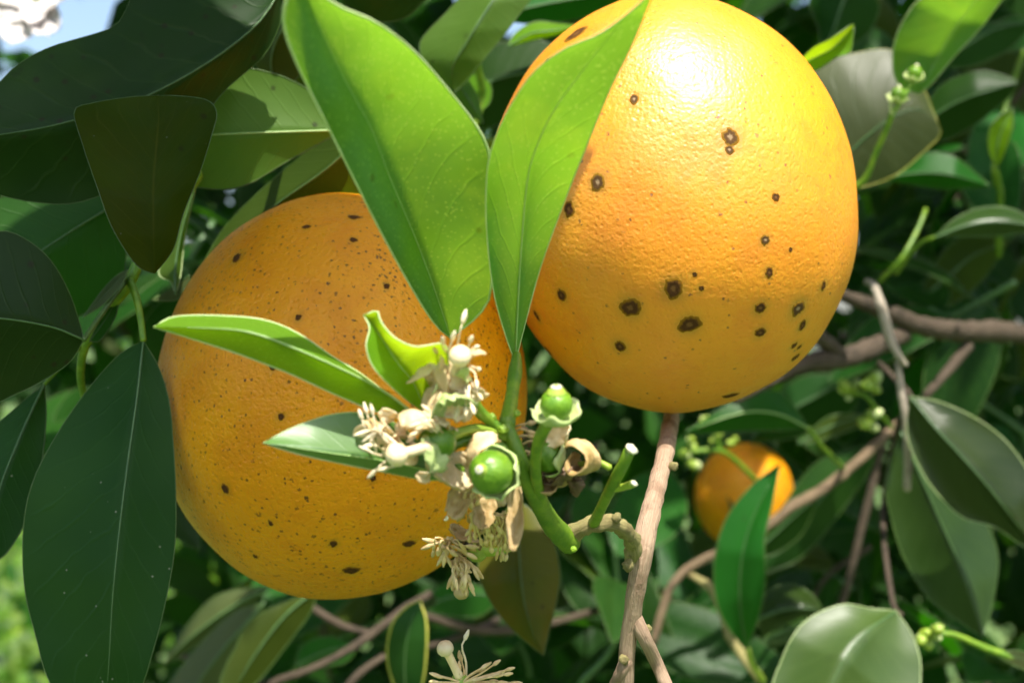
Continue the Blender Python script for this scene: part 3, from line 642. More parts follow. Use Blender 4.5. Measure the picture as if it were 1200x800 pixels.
vs, fs, uv = ball_geo(P(558,648,0.2445), (-1,-0.2,0.2), 11 * U, 1.1, bump=0.1); put('ovary', vs, fs, 'ovary_pale', b5, None, uv)
style(b5, [P(543,660,0.2425), P(542,675,0.242), P(541,688,0.2415)], 5.5 * U, 9.5 * U, 'petal_brown')
tuft(b5, 528, 634, 0.241, 24, 27, 4, 'anther', 2.5)
tuft(b5, 540, 652, 0.240, 20, 18, 24, 'anther', 2.5)
petal(b5, P(560,632,0.2435), (-0.8,-0.3,0.1), (0.1,-0.5,0.8), 44 * U, 22 * U, 1.0, 'petal_brown', 0.4, 0.3, seed=31.0)
ptube('pedicel', [(612,560,0.2445),(600,600,0.2455),(604,640,0.2465)], [5,5,4], 'stem', SH, 10, 8)
def litter(parent, spots, mats):
    for x, y, d in spots:
        petal(parent, P(x, y, d), Vector((random.uniform(-1, 1), random.uniform(-0.8, 0.1), random.uniform(-1, 0.5))), rv(), random.uniform(20, 38) * U, random.uniform(9, 18) * U, random.uniform(1.2, 5.0), random.choice(mats), random.uniform(-0.6, 0.6), random.uniform(-1.6, 1.6), seed=random.uniform(0, 90))
litter(b4, [(548,572,0.240),(560,588,0.240),(580,590,0.241),(600,592,0.241),(556,556,0.241),(540,566,0.2415),(572,606,0.242),(596,612,0.242)], ('petal', 'petal_brown', 'petal_brown'))
litter(b3, [(612,500,0.248),(618,520,0.2485),(624,556,0.249),(640,566,0.25),(664,566,0.2495),(612,540,0.2485),(676,552,0.249)], ('petal_brown', 'petal_rot', 'petal'))
litter(b2, [(488,498,0.2335),(496,486,0.2345),(508,494,0.2325),(480,520,0.231),(540,492,0.2385)], ('petal', 'petal', 'petal_brown'))
litter(b2, [(430,492,0.2305),(442,498,0.231),(455,505,0.231),(466,512,0.231),(446,520,0.2305),(474,500,0.2325),(462,490,0.2325),(500,540,0.2325),(532,500,0.238)], ('petal', 'petal_brown', 'petal'))
tuft(b2, 446, 500, 0.2305, 9, 20, 6, 'anther_cream', 2.0)
tuft(b4, 556, 570, 0.2395, 10, 18, 16, 'anther', 2.2)
litter(b1, [(508,430,0.2335),(516,448,0.2335),(498,440,0.2345),(520,436,0.2325),(550,440,0.2325),(526,462,0.233),(552,462,0.2335)], ('petal', 'petal', 'calyx'))
litter(b5, [(546,632,0.2435),(560,640,0.2435),(536,646,0.2425)], ('petal_brown', 'petal_rot'))
# a crumb of fallen petal stuck on the orange's rind
cr_ = thing('petal_crumb', 'tiny white petal crumb stuck to the speckled orange', 'petal', OL.c + OL.surf(OL.hit(523, 607)))
petal(cr_, WL[cr_.name] + Vector((-0.0006, -0.0003, 0)), (1, -0.2, 0.3), (0, -1, 0.3), 8 * U, 7 * U, 0.6, 'scar', 0.3)

P = P_flat
# spent blossom at the bottom edge
SB = thing('spent_blossom', 'dry spent blossom with round stigma rising below the speckled orange', 'blossom', P(540, 830, 0.25))
ptube('pedicel', [(548,850,0.251),(545,825,0.25),(540,800,0.249)], [6,6,8], 'stem_pale', SB, 8, 9)
vs, fs, uv = ball_geo(P(540,800,0.249), (-0.3,-0.2,1), 12 * U, 1.2); put('ovary', vs, fs, 'ovary_pale', SB, None, uv)
style(SB, [P(538,792,0.248), P(531,778,0.247), P(524,764,0.246)], 5 * U, 10.5 * U, 'cream')
stamen(SB, [P(546,795,0.249), P(546,775,0.248), P(541,758,0.247), P(545,748,0.247)], 2.6 * U, 'anther_cream', 12 * U, 1.8)
for i in range(22):
    an = R(random.uniform(-12, 192)); q = random.uniform(22, 50); dd = 0.2475 + random.uniform(-0.004, 0.004)
    ex, ey = 545 + math.cos(an) * q * 1.15, 798 - math.sin(an) * q * 0.55
    stamen(SB, [P(542, 800, 0.248), P((542 + ex) / 2 + random.uniform(-4, 4), (800 + ey) / 2, dd), P(ex, ey, dd)], 2.3 * U, 'anther', random.uniform(9, 13) * U, 1.7)

# ------------------------------------------------------------------ bare tan twig
TW = thing('bare_twig', 'smooth tan bare twig running down from under the big orange', 'twig', P(733, 830, 0.27))
tw_pts = [(792,440,0.365),(788,480,0.338),(785,500,0.318),(779,535,0.288),(766,585,0.266),(755,632,0.258),(747,680,0.258),(741,722,0.26),(735,765,0.262),(732,830,0.265)]
ptube('stem', tw_pts, [10,10,10,11,11,10.5,10.5,12,9,9], 'tan', TW, 60, 14, 0.17, seed=3)
ptube('side_shoot', [(743,722,0.26),(756,748,0.26),(770,778,0.264),(786,815,0.262)], [9,8,8,8], 'tan', TW, 16, 12, 0.09, seed=5)
ptube('side_shoot', [(735,772,0.262),(727,788,0.262),(716,812,0.266)], [8,7,7], 'tan', TW, 10, 10, 0.1, seed=6)
for x, y, r in ((789,546,6),(731,772,6),(741,735,6),(744,655,5),(759,736,5)):
    vs, fs, uv = ball_geo(P(x, y, 0.2605 if y > 600 else 0.278), (0.3, -0.7, 0.5), r * K * 0.27, 0.8, bump=0.5, seg=12, rings=8); put('bud_scar', vs, fs, 'knob', TW, None, uv)

# ------------------------------------------------------------------ left: dark mature leaves
LA = thing('leafy_branch', 'leafy branch of dark mature leaves hanging beside the speckled orange', 'branch', P(150, 330, 0.30))
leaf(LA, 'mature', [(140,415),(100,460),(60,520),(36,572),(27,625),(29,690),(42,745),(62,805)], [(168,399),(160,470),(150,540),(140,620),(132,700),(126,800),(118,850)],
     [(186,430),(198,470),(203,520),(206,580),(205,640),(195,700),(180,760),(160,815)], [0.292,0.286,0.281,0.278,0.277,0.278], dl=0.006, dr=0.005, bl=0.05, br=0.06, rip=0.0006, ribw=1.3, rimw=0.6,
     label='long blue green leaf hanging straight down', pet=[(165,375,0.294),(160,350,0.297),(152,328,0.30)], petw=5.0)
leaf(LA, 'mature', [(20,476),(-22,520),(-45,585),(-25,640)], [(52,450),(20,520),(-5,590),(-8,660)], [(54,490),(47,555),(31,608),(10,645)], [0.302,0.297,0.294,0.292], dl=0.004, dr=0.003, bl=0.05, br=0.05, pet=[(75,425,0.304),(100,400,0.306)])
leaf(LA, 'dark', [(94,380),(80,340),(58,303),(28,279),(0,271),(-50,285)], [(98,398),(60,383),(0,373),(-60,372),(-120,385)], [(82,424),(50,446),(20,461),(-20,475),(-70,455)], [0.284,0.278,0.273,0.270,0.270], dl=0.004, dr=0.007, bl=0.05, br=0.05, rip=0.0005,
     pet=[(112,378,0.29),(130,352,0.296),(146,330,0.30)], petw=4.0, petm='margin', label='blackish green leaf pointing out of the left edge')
leaf(LA, 'mid', [(122,224),(65,224),(5,230),(-40,265)], [(152,230),(101,260),(54,290),(0,325),(-55,352)], [(148,288),(142,328),(105,364),(45,386),(-20,388)], [0.318,0.316,0.314,0.312,0.311], dl=0.005, dr=0.005, bl=0.04, rip=0.0006, label='backlit mid green leaf behind the dark ones')
leaf(LA, 'grey', [(120,340),(138,322)], [(97,372),(115,354),(133,335),(150,316)], [(122,356),(142,334)], [0.297,0.297,0.297,0.297], dl=0.006, dr=-0.003, ribw=0.6)
leaf(LA, 'light', [(200,330),(186,320),(196,280),(214,240),(226,215)], [(206,345),(206,310),(213,270),(222,240),(233,205)], [(212,320),(216,280),(222,250)], [0.335,0.337,0.338,0.34], dl=0.004, dr=0.004, rim='margin_pale')
leaf(LA, 'grey', [(195,352),(186,346)], [(222,322),(205,335),(190,345),(178,352)], [(222,340),(205,352)], [0.345,0.345,0.345,0.345], dl=0.006, ribw=0.6)
leaf(LA, 'mid', [(112,385),(130,352)], [(105,400),(125,372),(140,345)], [(118,398),(135,372)], [0.302,0.302,0.303], ribw=0.7)
ptube('stem', [(100,470,0.31),(94,440,0.308),(100,405,0.306),(125,365,0.304),(152,330,0.302),(170,290,0.304),(200,250,0.31),(235,200,0.32)], [4,5,6,7,7,7,7,8], 'stem', LA, 30, 9, 0.1)
LB = thing('leafy_branch', 'overhanging branch with a huge dark leaf and a folded brownish leaf', 'branch', P(330, -10, 0.31))
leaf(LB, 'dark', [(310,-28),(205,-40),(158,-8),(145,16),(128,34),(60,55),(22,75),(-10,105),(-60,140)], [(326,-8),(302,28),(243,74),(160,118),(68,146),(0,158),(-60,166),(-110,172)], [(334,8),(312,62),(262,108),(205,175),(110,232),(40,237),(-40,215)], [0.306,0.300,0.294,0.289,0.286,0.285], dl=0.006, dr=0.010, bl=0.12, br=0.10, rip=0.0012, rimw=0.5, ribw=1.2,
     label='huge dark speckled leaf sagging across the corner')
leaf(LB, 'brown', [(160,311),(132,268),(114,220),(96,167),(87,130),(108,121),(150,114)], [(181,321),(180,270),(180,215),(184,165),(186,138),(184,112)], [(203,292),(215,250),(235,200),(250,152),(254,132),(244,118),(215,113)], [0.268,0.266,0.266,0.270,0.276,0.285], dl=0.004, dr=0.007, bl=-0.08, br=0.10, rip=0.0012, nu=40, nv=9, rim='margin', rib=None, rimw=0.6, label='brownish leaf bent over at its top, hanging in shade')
leaf(LB, 'light', [(385,122),(360,104),(320,86),(270,79),(212,91),(175,108)], [(400,152),(385,153),(320,155),(250,158),(190,162),(150,166)], [(380,165),(335,190),(292,215),(258,222),(215,215),(180,195)], [0.322,0.318,0.315,0.315,0.318], dl=0.002, dr=0.004, bl=0.06, br=0.04, rip=0.0006, ribw=1.3, rib='rib_pale', label='pale green sunlit leaf lying sideways above the speckled orange')
leaf(LB, 'olive', [(395,150),(350,185),(300,228),(262,268)], [(425,160),(380,200),(330,235),(280,275),(236,312)], [(430,200),(420,235),(360,262),(300,295)], [0.328,0.333,0.338,0.344], dl=0.006, dr=0.012, bl=0.05, label='dull olive leaf just over the speckled orange')
leaf(LB, 'olive', [(300,60),(306,85)], [(338,22),(322,52),(318,80),(330,112)], [(352,50),(352,85)], [0.345,0.347,0.35,0.352], dl=0.004, dr=0.004)
ptube('stem', [(332,-40,0.312),(330,-8,0.312),(345,30,0.33),(372,80,0.345),(410,145,0.345)], [8,7,6,6,5], 'stem', LB, 16, 9, 0.1)

# top, between the leaf pair and the oranges
LT = thing('leafy_twig', 'dull green leaves hanging over the notch between the two oranges', 'twig', P(540, -30, 0.40))
leaf(LT, 'mature', [(505,-5),(480,18),(455,26),(420,20)], [(540,-22),(500,-14),(450,-10),(390,-12)], [(530,-32),(450,-40)], [0.36,0.355,0.352,0.352], dl=0.006, dr=0.004, bl=0.08)
leaf(LT, 'light', [(555,-15),(520,18),(492,52),(505,85)], [(600,-30),(575,5),(550,45),(530,80),(533,108)], [(632,-18),(608,18),(588,45),(565,72),(548,94)], [0.385,0.380,0.378,0.378,0.382], dl=0.008, dr=0.004, bl=0.05, br=0.05, label='grey green leaf with pale underside, its tip in the notch')
leaf(LT, 'light', [(505,60),(520,95),(545,128)], [(505,50),(530,88),(550,118),(566,145)], [(530,70),(558,110)], [0.395,0.393,0.392,0.392], dl=0.004, dr=0.004)
leaf(LT, 'tender', [(605,38),(628,26),(655,28)], [(594,56),(622,40),(650,36),(680,30)], [(622,48),(650,42)], [0.43,0.43,0.43,0.43], dl=0.006, dr=0.006)
leaf(LT, 'tender', [(548,92),(552,110)], [(560,84),(562,100),(566,118),(562,132)], [(575,100),(574,120)], [0.42,0.42,0.42,0.42])
leaf(LT, 'mid', [(590,-10),(640,-25),(700,-30)], [(575,20),(640,5),(700,-5),(760,-15)], [(620,28),(680,22),(730,5)], [0.44,0.44,0.44,0.44], dl=0.01, dr=0.01)
leaf(LT, 'deep', [(560,70),(590,50),(640,50)], [(545,110),(585,92),(630,85),(680,90)], [(560,150),(600,140),(650,120)], [0.46,0.46,0.46,0.46], dl=0.01, dr=0.01)
ptube('stem', [(620,-40,0.40),(600,-25,0.395),(560,60,0.41),(566,110,0.42),(556,150,0.42)], [5,5,5,5,4], 'stem', LT, 16, 8, 0.1)

# ------------------------------------------------------------------ right side
RA = thing('leafy_twig', 'twig with bright leaf and two tiny shining green fruitlets', 'twig', P(1012, 215, 0.44))
leaf(RA, 'young', [(1135,-40),(1085,-5),(1068,10),(1050,44),(1046,80),(1056,103)], [(1190,-50),(1145,0),(1118,35),(1095,75),(1077,110)], [(1205,-35),(1173,2),(1151,31),(1117,68),(1092,98)], [0.418,0.430,0.442,0.450,0.454], dl=-0.002, dr=-0.004, bl=-0.06, br=0.05, rim='margin_pale', rib='rib_pale', ribw=1.0, label='bright green leaf hanging from the top with pale right margin')
leaf(RA, 'tender', [(950,58),(972,46),(998,29)], [(925,85),(950,70),(975,57),(1001,31)], [(955,83),(980,68),(997,60)], [0.40,0.397,0.394,0.392], dl=-0.006, dr=-0.003, rib='rib_pale')
leaf(RA, 'grey', [(955,165),(945,100),(970,72),(1000,63),(1048,60),(1080,100)], [(975,200),(1010,165),(1045,138),(1075,128),(1098,142)], [(985,222),(1012,219),(1050,205),(1085,176),(1102,158)], [0.47,0.468,0.466,0.466,0.468], dl=0.010, dr=0.004, bl=0.06, br=0.04, rim='margin_yellow', rimw=0.5, label='dull grey olive leaf with yellowed edge beside the big orange')
ptube('stem', [(985,225,0.445),(1012,212,0.44),(1026,180,0.436),(1040,148,0.432),(1046,130,0.43)], [4,4,3.6,3.6,4], 'stem', RA, 14, 8, 0.1)
ptube('stem', [(1046,132,0.43),(1058,115,0.43),(1068,98,0.43)], [3.2,3,3], 'stem', RA, 8, 7)
fruitlet(RA, 1052, 111, 0.43, 8.5, (0.05, -0.5, 0.85), seed=3.0, cal=1.5, calback=0.9)
fruitlet(RA, 1072, 86, 0.43, 8.5, (0.1, -0.5, 0.85), seed=4.0, cal=1.5, calback=0.9)
petal(RA, P(1046,132,0.43), (-0.5,-0.3,0.7), (0.6,-0.5,0.3), 0.005, 0.003, 1.2, 'calyx')
RB = thing('leafy_twig', 'twig of shadowed leaves behind the shining fruitlets', 'twig', P(1170, 230, 0.60))
leaf(RB, 'deep', [(1095,110),(1118,92),(1152,84),(1185,92)], [(1065,165),(1100,132),(1140,112),(1192,98)], [(1105,165),(1142,147),(1180,116)], [0.56,0.555,0.55,0.55], dl=0.006, dr=0.006, bl=0.06)
leaf(RB, 'mid', [(1060,200),(1085,180),(1120,185)], [(1030,210),(1075,203),(1115,205),(1160,218)], [(1060,215),(1110,222)], [0.56,0.555,0.55,0.555], dl=0.006, dr=0.008)
leaf(RB, 'tender', [(1158,175),(1160,150),(1172,135)], [(1168,198),(1168,175),(1174,152),(1187,127)], [(1178,178),(1187,150)], [0.52,0.517,0.515,0.515], dl=-0.003, dr=-0.003, pet=[(1170,210,0.525),(1172,225,0.535)])
leaf(RB, 'gloss', [(1120,256),(1150,244),(1185,245)], [(1095,278),(1135,264),(1175,260),(1225,268)], [(1130,277),(1175,276)], [0.50,0.498,0.497,0.497], dl=0.012, dr=0.004, bl=0.1, pet=[(1075,288,0.51),(1050,320,0.53)], label='glossy leaf seen edge-on catching a white highlight')
leaf(RB, 'deep', [(950,-5),(960,35)], [(1000,-25),(985,10),(975,40),(960,62)], [(1030,5),(1012,45)], [0.58,0.58,0.58,0.58], dl=0.01, dr=0.01)
leaf(RB, 'mature', [(1105,50),(1140,30)], [(1095,75),(1130,55),(1165,35),(1215,25)], [(1130,80),(1180,60)], [0.60,0.60,0.60,0.60], dl=0.01, dr=0.004)
leaf(RB, 'mid', [(1150,40),(1185,20)], [(1140,60),(1170,45),(1200,35),(1230,30)], [(1165,62),(1205,55)], [0.63,0.63,0.63,0.63])
leaf(RB, 'olive', [(1085,330),(1110,290),(1150,270)], [(1075,355),(1110,325),(1140,300),(1180,285)], [(1110,360),(1150,330)], [0.66,0.66,0.66,0.66], dl=0.01, dr=0.01)
ptube('stem', [(1170,300,0.62),(1172,225,0.60),(1165,205,0.59),(1180,120,0.60),(1200,60,0.63)], [4,4,3.5,3.5,3], 'stem', RB, 18, 7, 0.1)
ptube('stem', [(1030,330,0.54),(1055,305,0.53),(1075,270,0.535),(1085,245,0.54)], [3,3,3,2.5], 'stem', RB, 10, 7, 0.1)

RC = thing('woody_branch', 'thick brown forked branch emerging behind the big orange', 'branch', P(1240, 395, 0.60))
ptube('limb', [(940,330,0.52),(985,345,0.53),(1030,362,0.54),(1075,380,0.55),(1120,388,0.565),(1165,388,0.58),(1240,395,0.60)], [7,8,10,12,13,13,13], 'bark', RC, 50, 12, 0.32, seed=2)
ptube('limb', [(860,470,0.50),(915,440,0.505),(945,425,0.51),(985,420,0.52),(1020,408,0.53),(1060,392,0.55)], [5,7,11,13,12,10], 'bark', RC, 44, 12, 0.32, seed=4)
ptube('limb', [(905,355,0.50),(940,380,0.505),(965,398,0.512),(985,418,0.52)], [6,8,9,10], 'bark', RC, 28, 12, 0.32, seed=7)
ptube('limb', [(1135,405,0.57),(1110,435,0.56),(1084,464,0.555)], [7,6,5], 'bark', RC, 12, 9, 0.12, seed=9)
DT = thing('dry_twig', 'thin pale dead twig hanging crooked from the brown branch', 'twig', P(1018, 330, 0.49))
ptube('stem', [(1016,330,0.495),(1024,335,0.49),(1033,360,0.486),(1042,392,0.484),(1054,418,0.482),(1062,428,0.482)], [4,5,6,6,5,3], 'greybark', DT, 24, 10, 0.2, seed=3)
ptube('stem', [(1052,424,0.484),(1056,460,0.483),(1063,500,0.483),(1064,540,0.484),(1063,574,0.485)], [3.5,4.5,5,5,4.5], 'greybark', DT, 24, 10, 0.2, seed=8)
RD = thing('leafy_twig', 'brown twig with a lit stretch of bark, carrying leaves near the far orange', 'twig', P(1060, 480, 0.62))
ptube('stem', [(1075,470,0.625),(1040,508,0.61),(1000,545,0.60),(965,572,0.59),(930,592,0.583),(900,615,0.58),(860,640,0.577),(815,660,0.575),(788,684,0.572),(776,715,0.57),(765,755,0.568)], [4,5,5.5,6,6.5,6,5.5,5.5,5,5,5], 'ruddy', RD, 60, 10, 0.3, seed=5)
ptube('stem', [(1035,515,0.61),(1022,570,0.61),(1008,625,0.61),(995,680,0.61),(985,712,0.61)], [4.5,5,5,4.5,4], 'bark', RD, 24, 9, 0.12, seed=6)
ptube('stem', [(808,672,0.575),(832,688,0.568),(846,715,0.56),(855,745,0.553),(872,770,0.545),(892,798,0.54)], [4,5,5,5.5,6,5], 'knob', RD, 20, 9, 0.2, seed=6)
leaf(RD, 'mid', [(925,468),(905,457),(872,463),(835,485)], [(948,502),(915,486),(880,482),(840,492),(800,508)], [(915,504),(870,505),(835,508)], [0.535,0.527,0.522,0.52,0.52], dl=0.004, dr=0.006, bl=0.06, rib='rib_pale', ribw=1.2, pet=[(962,522,0.55),(975,535,0.565),(988,548,0.595)], petw=3.6, label='fresh green leaf reaching under the big orange')
leaf(RD, 'mid', [(855,738),(840,705),(837,660),(850,610),(880,570)], [(876,760),(868,715),(868,665),(880,612),(914,543)], [(889,722),(897,680),(896,632),(905,590)], [0.525,0.518,0.515,0.517,0.52], dl=0.002, dr=-0.007, bl=-0.06, br=0.1, rim='margin', rimw=0.7, rib='rib', pet=[(882,778,0.53),(894,797,0.54)], petw=4.5, petm='stem_pale', label='curled green leaf hanging before the far orange')
leaf(RD, 'mature', [(960,540),(920,590),(898,640)], [(1025,518),(985,560),(940,610),(895,672)], [(1022,545),(985,600),(940,652)], [0.64,0.64,0.64,0.64], dl=0.008, dr=0.006, bl=0.06)
leaf(RD, 'olive', [(955,500),(980,486)], [(935,520),(965,503),(1000,490),(1030,486)], [(965,515),(1005,500)], [0.62,0.62,0.62,0.62])
0 and leaf(RD, 'deep', [(870,500),(920,505)], [(830,540),(870,520),(920,520),(970,535)], [(870,545),(930,560)], [0.66,0.66,0.66,0.66])
leaf(RD, 'deep', [(945,440),(900,470)], [(1000,440),(955,465),(910,490),(880,520)], [(1000,480),(940,510)], [0.68,0.68,0.68,0.68], dl=0.01, dr=0.01)
RE = thing('leafy_branch', 'branch of broad glossy leaves drooping at the lower right', 'branch', P(1050, 440, 0.52))
leaf(RE, 'gloss', [(1063,510),(1080,552),(1100,580),(1128,606),(1165,617),(1200,640)], [(1066,464),(1095,500),(1130,538),(1170,585),(1212,642)], [(1105,472),(1155,497),(1192,532),(1215,580)], [0.475,0.468,0.464,0.462,0.465], dl=0.010, dr=0.004, bl=0.18, br=0.10, rip=0.001, rim='margin_pale', rimw=0.5, label='broad glossy leaf with a sunlit lower flap')
leaf(RE, 'gloss', [(1038,560),(1043,600),(1058,650),(1088,700),(1125,728)], [(1055,505),(1080,560),(1102,610),(1128,670),(1152,746)], [(1100,540),(1148,600),(1169,650),(1163,705)], [0.50,0.495,0.492,0.49,0.49], dl=0.008, dr=0.008, bl=0.08, br=0.08, ribw=1.2, label='dark olive leaf hanging under the glossy one')
leaf(RE, 'pale', [(1020,712),(985,708),(942,729),(917,770),(906,820)], [(1050,715),(1018,738),(995,762),(975,800),(960,850)], [(1070,745),(1079,782),(1070,825),(1020,860)], [0.43,0.422,0.416,0.414,0.415], dl=0.011, dr=0.002, bl=0.10, br=0.12, rim='margin_pale', rimw=0.5, ribw=1.0, label='broad pale leaf at the bottom, half white with sun')
leaf(RE, 'gloss', [(898,695),(925,684),(950,695)], [(888,725),(915,715),(940,712),(965,715)], [(900,755),(930,750),(955,732)], [0.56,0.556,0.554,0.555], dl=0.016, dr=0.006, bl=0.12)
leaf(RE, 'gloss', [(905,738),(925,728)], [(895,750),(915,740),(935,732),(945,722)], [(912,752),(935,742)], [0.545,0.545,0.545,0.545], dl=0.01)
leaf(RE, 'mid', [(800,745),(835,712),(865,725)], [(775,815),(815,775),(850,752),(880,745)], [(820,830),(880,800),(893,770)], [0.60,0.60,0.60,0.60], dl=0.01, dr=0.01)
leaf(RD, 'deep', [(905,615),(925,585)], [(880,650),(905,628),(930,605),(960,580)], [(905,650),(940,625)], [0.62,0.62,0.62,0.62], dl=0.004, dr=0.004)
leaf(RE, 'mature', [(840,700),(820,690)], [(870,660),(845,690),(815,715),(780,735)], [(860,700),(815,740)], [0.64,0.64,0.64,0.64])
ptube('stem', [(1030,425,0.53),(1055,450,0.51),(1068,470,0.485),(1052,500,0.50),(1035,600,0.51),(1045,700,0.45),(1056,720,0.432)], [3.5,3.5,3.5,3.5,3.5,3.5,3], 'bark', RE, 26, 8, 0.1)
RF = thing('bud_twig', 'slender green twig tipped with a yellow green bud cluster', 'twig', P(1215, 785, 0.45))
ptube('stem', [(1220,782,0.452),(1180,768,0.45),(1150,757,0.449),(1120,744,0.448),(1100,742,0.447)], [5,5,4.5,4,3.5], 'stem', RF, 16, 8, 0.12)
leaf(RF, 'grey', [(1190,762),(1215,768)], [(1165,766),(1195,770),(1230,782)], [(1190,780),(1215,788)], [0.449,0.449,0.45], ribw=0.6)
def buds(parent, x, y, d, n, spread, r, mats=('calyx', 'stem_pale', 'ovary_pale')):
    for i in range(n):
        dx, dy = random.uniform(-spread, spread), random.uniform(-spread, spread)
        c = P(x + dx, y + dy, d + random.uniform(-0.004, 0.004)); ax = Vector((dx, -spread * 0.6, -dy))
        vs, fs, uv = ball_geo(c, ax, r * random.uniform(0.7, 1.2) * K * d, 1.3, seg=10, rings=8, bump=0.3); put('bud', vs, fs, mats[i % len(mats)], parent, c, uv)
buds(RF, 1090, 743, 0.447, 11, 13, 5.5)
BC = thing('bud_cluster', 'three small yellow green bud clusters below the forked brown branch', 'buds', P(1020, 470, 0.56))
for x, y in ((995, 460), (1022, 450), (1020, 492)): buds(BC, x, y, 0.555, 8, 9, 6)
ptube('stem', [(1045,500,0.575),(1028,480,0.565),(1012,462,0.557),(996,462,0.556)], [3,3,3,2.5], 'stem', BC, 10, 7)
ptube('stem', [(1030,484,0.566),(1022,492,0.557)], [2.6,2.4], 'stem', BC, 5, 7)
BD = thing('bud_cluster', 'sparse yellow green bud twig in front of the far orange', 'buds', P(880, 560, 0.62))
ptube('stem', [(885,562,0.62),(865,542,0.615),(845,528,0.61),(815,528,0.607),(800,530,0.605)], [3,3,3,3,2.5], 'stem', BD, 12, 7)
ptube('stem', [(845,528,0.61),(836,505,0.608),(826,490,0.606)], [2.6,2.6,2.4], 'stem', BD, 8, 7)
for x, y in ((802,530),(812,518),(812,540),(826,492),(838,512),(860,520)): buds(BD, x, y, 0.606, 3, 5, 4.5)

# ------------------------------------------------------------------ lower middle and lower left, behind
YL = thing('drooping_leaf', 'yellowing olive leaf drooping to a point under the blossoms', 'leaf', P(605, 600, 0.40))
leaf(YL, 'yellow', [(572,625),(560,665),(572,700),(598,735)], [(605,585),(608,640),(612,690),(622,735),(637,768)], [(640,612),(656,665),(652,705),(643,740)], [0.40,0.39,0.384,0.383,0.385], dl=0.008, dr=0.008, bl=0.08, br=0.08, rib='rib', ribw=1.0)
LC = thing('leafy_twig', 'tangle of thin brown twigs and dull leaves under the speckled orange', 'twig', P(420, 820, 0.52))
ptube('stem', [(300,805,0.50),(360,785,0.50),(410,760,0.505),(445,735,0.51),(475,712,0.515),(505,695,0.52)], [4,5,4.5,5.5,4.5,5], 'bark', LC, 24, 9, 0.15)
ptube('stem', [(395,820,0.50),(420,790,0.50),(450,768,0.505)], [5,5,4], 'bark', LC, 12, 9, 0.15)
ptube('stem', [(366,712,0.52),(400,732,0.515),(435,742,0.51)], [5,5,4], 'bark', LC, 12, 9, 0.15)
ptube('stem', [(470,715,0.53),(510,725,0.54),(560,738,0.55),(620,735,0.56),(700,715,0.58)], [4.5,5.5,5.5,4.5,5], 'bark', LC, 22, 9, 0.15)
ptube('stem', [(200,765,0.62),(240,775,0.60),(275,790,0.57),(300,805,0.55)], [4,4,4,4], 'bark', LC, 14, 8, 0.15)
ptube('stem', [(490,760,0.54),(540,745,0.55),(585,725,0.56)], [4,4,4], 'bark', LC, 12, 8, 0.15)
leaf(LC, 'olive', [(300,722),(275,760),(258,800)], [(372,690),(335,720),(300,765),(270,815)], [(365,715),(340,750),(300,800)], [0.50,0.495,0.492,0.49], dl=0.004, dr=0.004, bl=0.08, label='olive leaf slanting down from the orange')
leaf(LC, 'grey', [(260,695),(225,725)], [(320,685),(270,712),(225,745),(190,780)], [(290,712),(240,750)], [0.58,0.578,0.577,0.578], dl=0.008, dr=0.004, bl=0.08)
leaf(LC, 'grey', [(270,720),(225,765),(195,810)], [(310,705),(270,750),(235,795),(205,840)], [(305,735),(275,780),(245,825)], [0.55,0.547,0.546,0.546], dl=0.006, dr=0.004, bl=0.08)
leaf(LC, 'mid', [(355,755),(385,745)], [(345,780),(375,765),(400,758),(420,757)], [(370,782),(405,775)], [0.60,0.60,0.60,0.60], dl=0.006)
leaf(LC, 'mature', [(455,780),(458,735),(475,712)], [(478,840),(474,780),(480,735),(492,703)], [(495,800),(500,755),(499,725)], [0.47,0.466,0.464,0.464], dl=0.006, dr=-0.004, rim='margin_yellow', rimw=1.6, label='narrow leaf with a broad yellow margin')
leaf(LC, 'mid', [(510,690),(540,680)], [(495,712),(525,700),(560,695),(590,700)], [(520,720),(560,722)], [0.60,0.60,0.60,0.60], dl=0.008)
leaf(LC, 'gloss', [(495,698),(505,694)], [(488,712),(500,704),(512,700)], [(498,714),(510,708)], [0.55,0.55,0.55], ribw=0.5)

# ------------------------------------------------------------------ leaves of the rest of the tree
def proto_curves(var, nu):
    rr = random.Random(100 + var); wd = rr.uniform(0.19, 0.25); fold = rr.uniform(0.02, 0.09); bend = rr.uniform(0.05, 0.28); side = rr.uniform(-0.05, 0.05); tw = rr.uniform(-0.3, 0.3)
    Lc, Mc, Rc = [], [], []
    for i in range(nu + 1):
        t = i / nu; wv = wd * (math.sin(math.pi * t ** 0.85) ** 0.8 if 0 < t < 1 else 0.0) * (1 - 0.12 * t)
        m = Vector((side * math.sin(math.pi * t), t, -bend * t * t)); an = tw * t
        f = fold * math.sin(math.pi * t) + 0.012 * math.sin(9 * t + var)
        Lc.append(m + Vector((-wv * math.cos(an), 0, f - wv * math.sin(an)))); Mc.append(m)
        Rc.append(m + Vector((wv * math.cos(an), 0, f + wv * math.sin(an))))
    return Lc, Mc, Rc
PROTO = {}
def proto_mesh(var, mat):
    k = (var, mat)
    if k not in PROTO:
        vs, fs, uv, mi = loft(*proto_curves(var, 14), 3, 0.08, 0.08, 0.004)
        me = bpy.data.meshes.new('leaf'); me.from_pydata([tuple(v) for v in vs], [], fs)
        me.materials.append(M[mat]); me.materials.append(M['margin']); me.polygons.foreach_set('material_index', mi); me.polygons.foreach_set('use_smooth', [True] * len(fs))
        ul = me.uv_layers.new(name='UVMap'); buf = []
        for l in me.loops: buf.extend(uv[l.vertex_index])
        ul.data.foreach_set('uv', buf); PROTO[k] = me
    return PROTO[k]
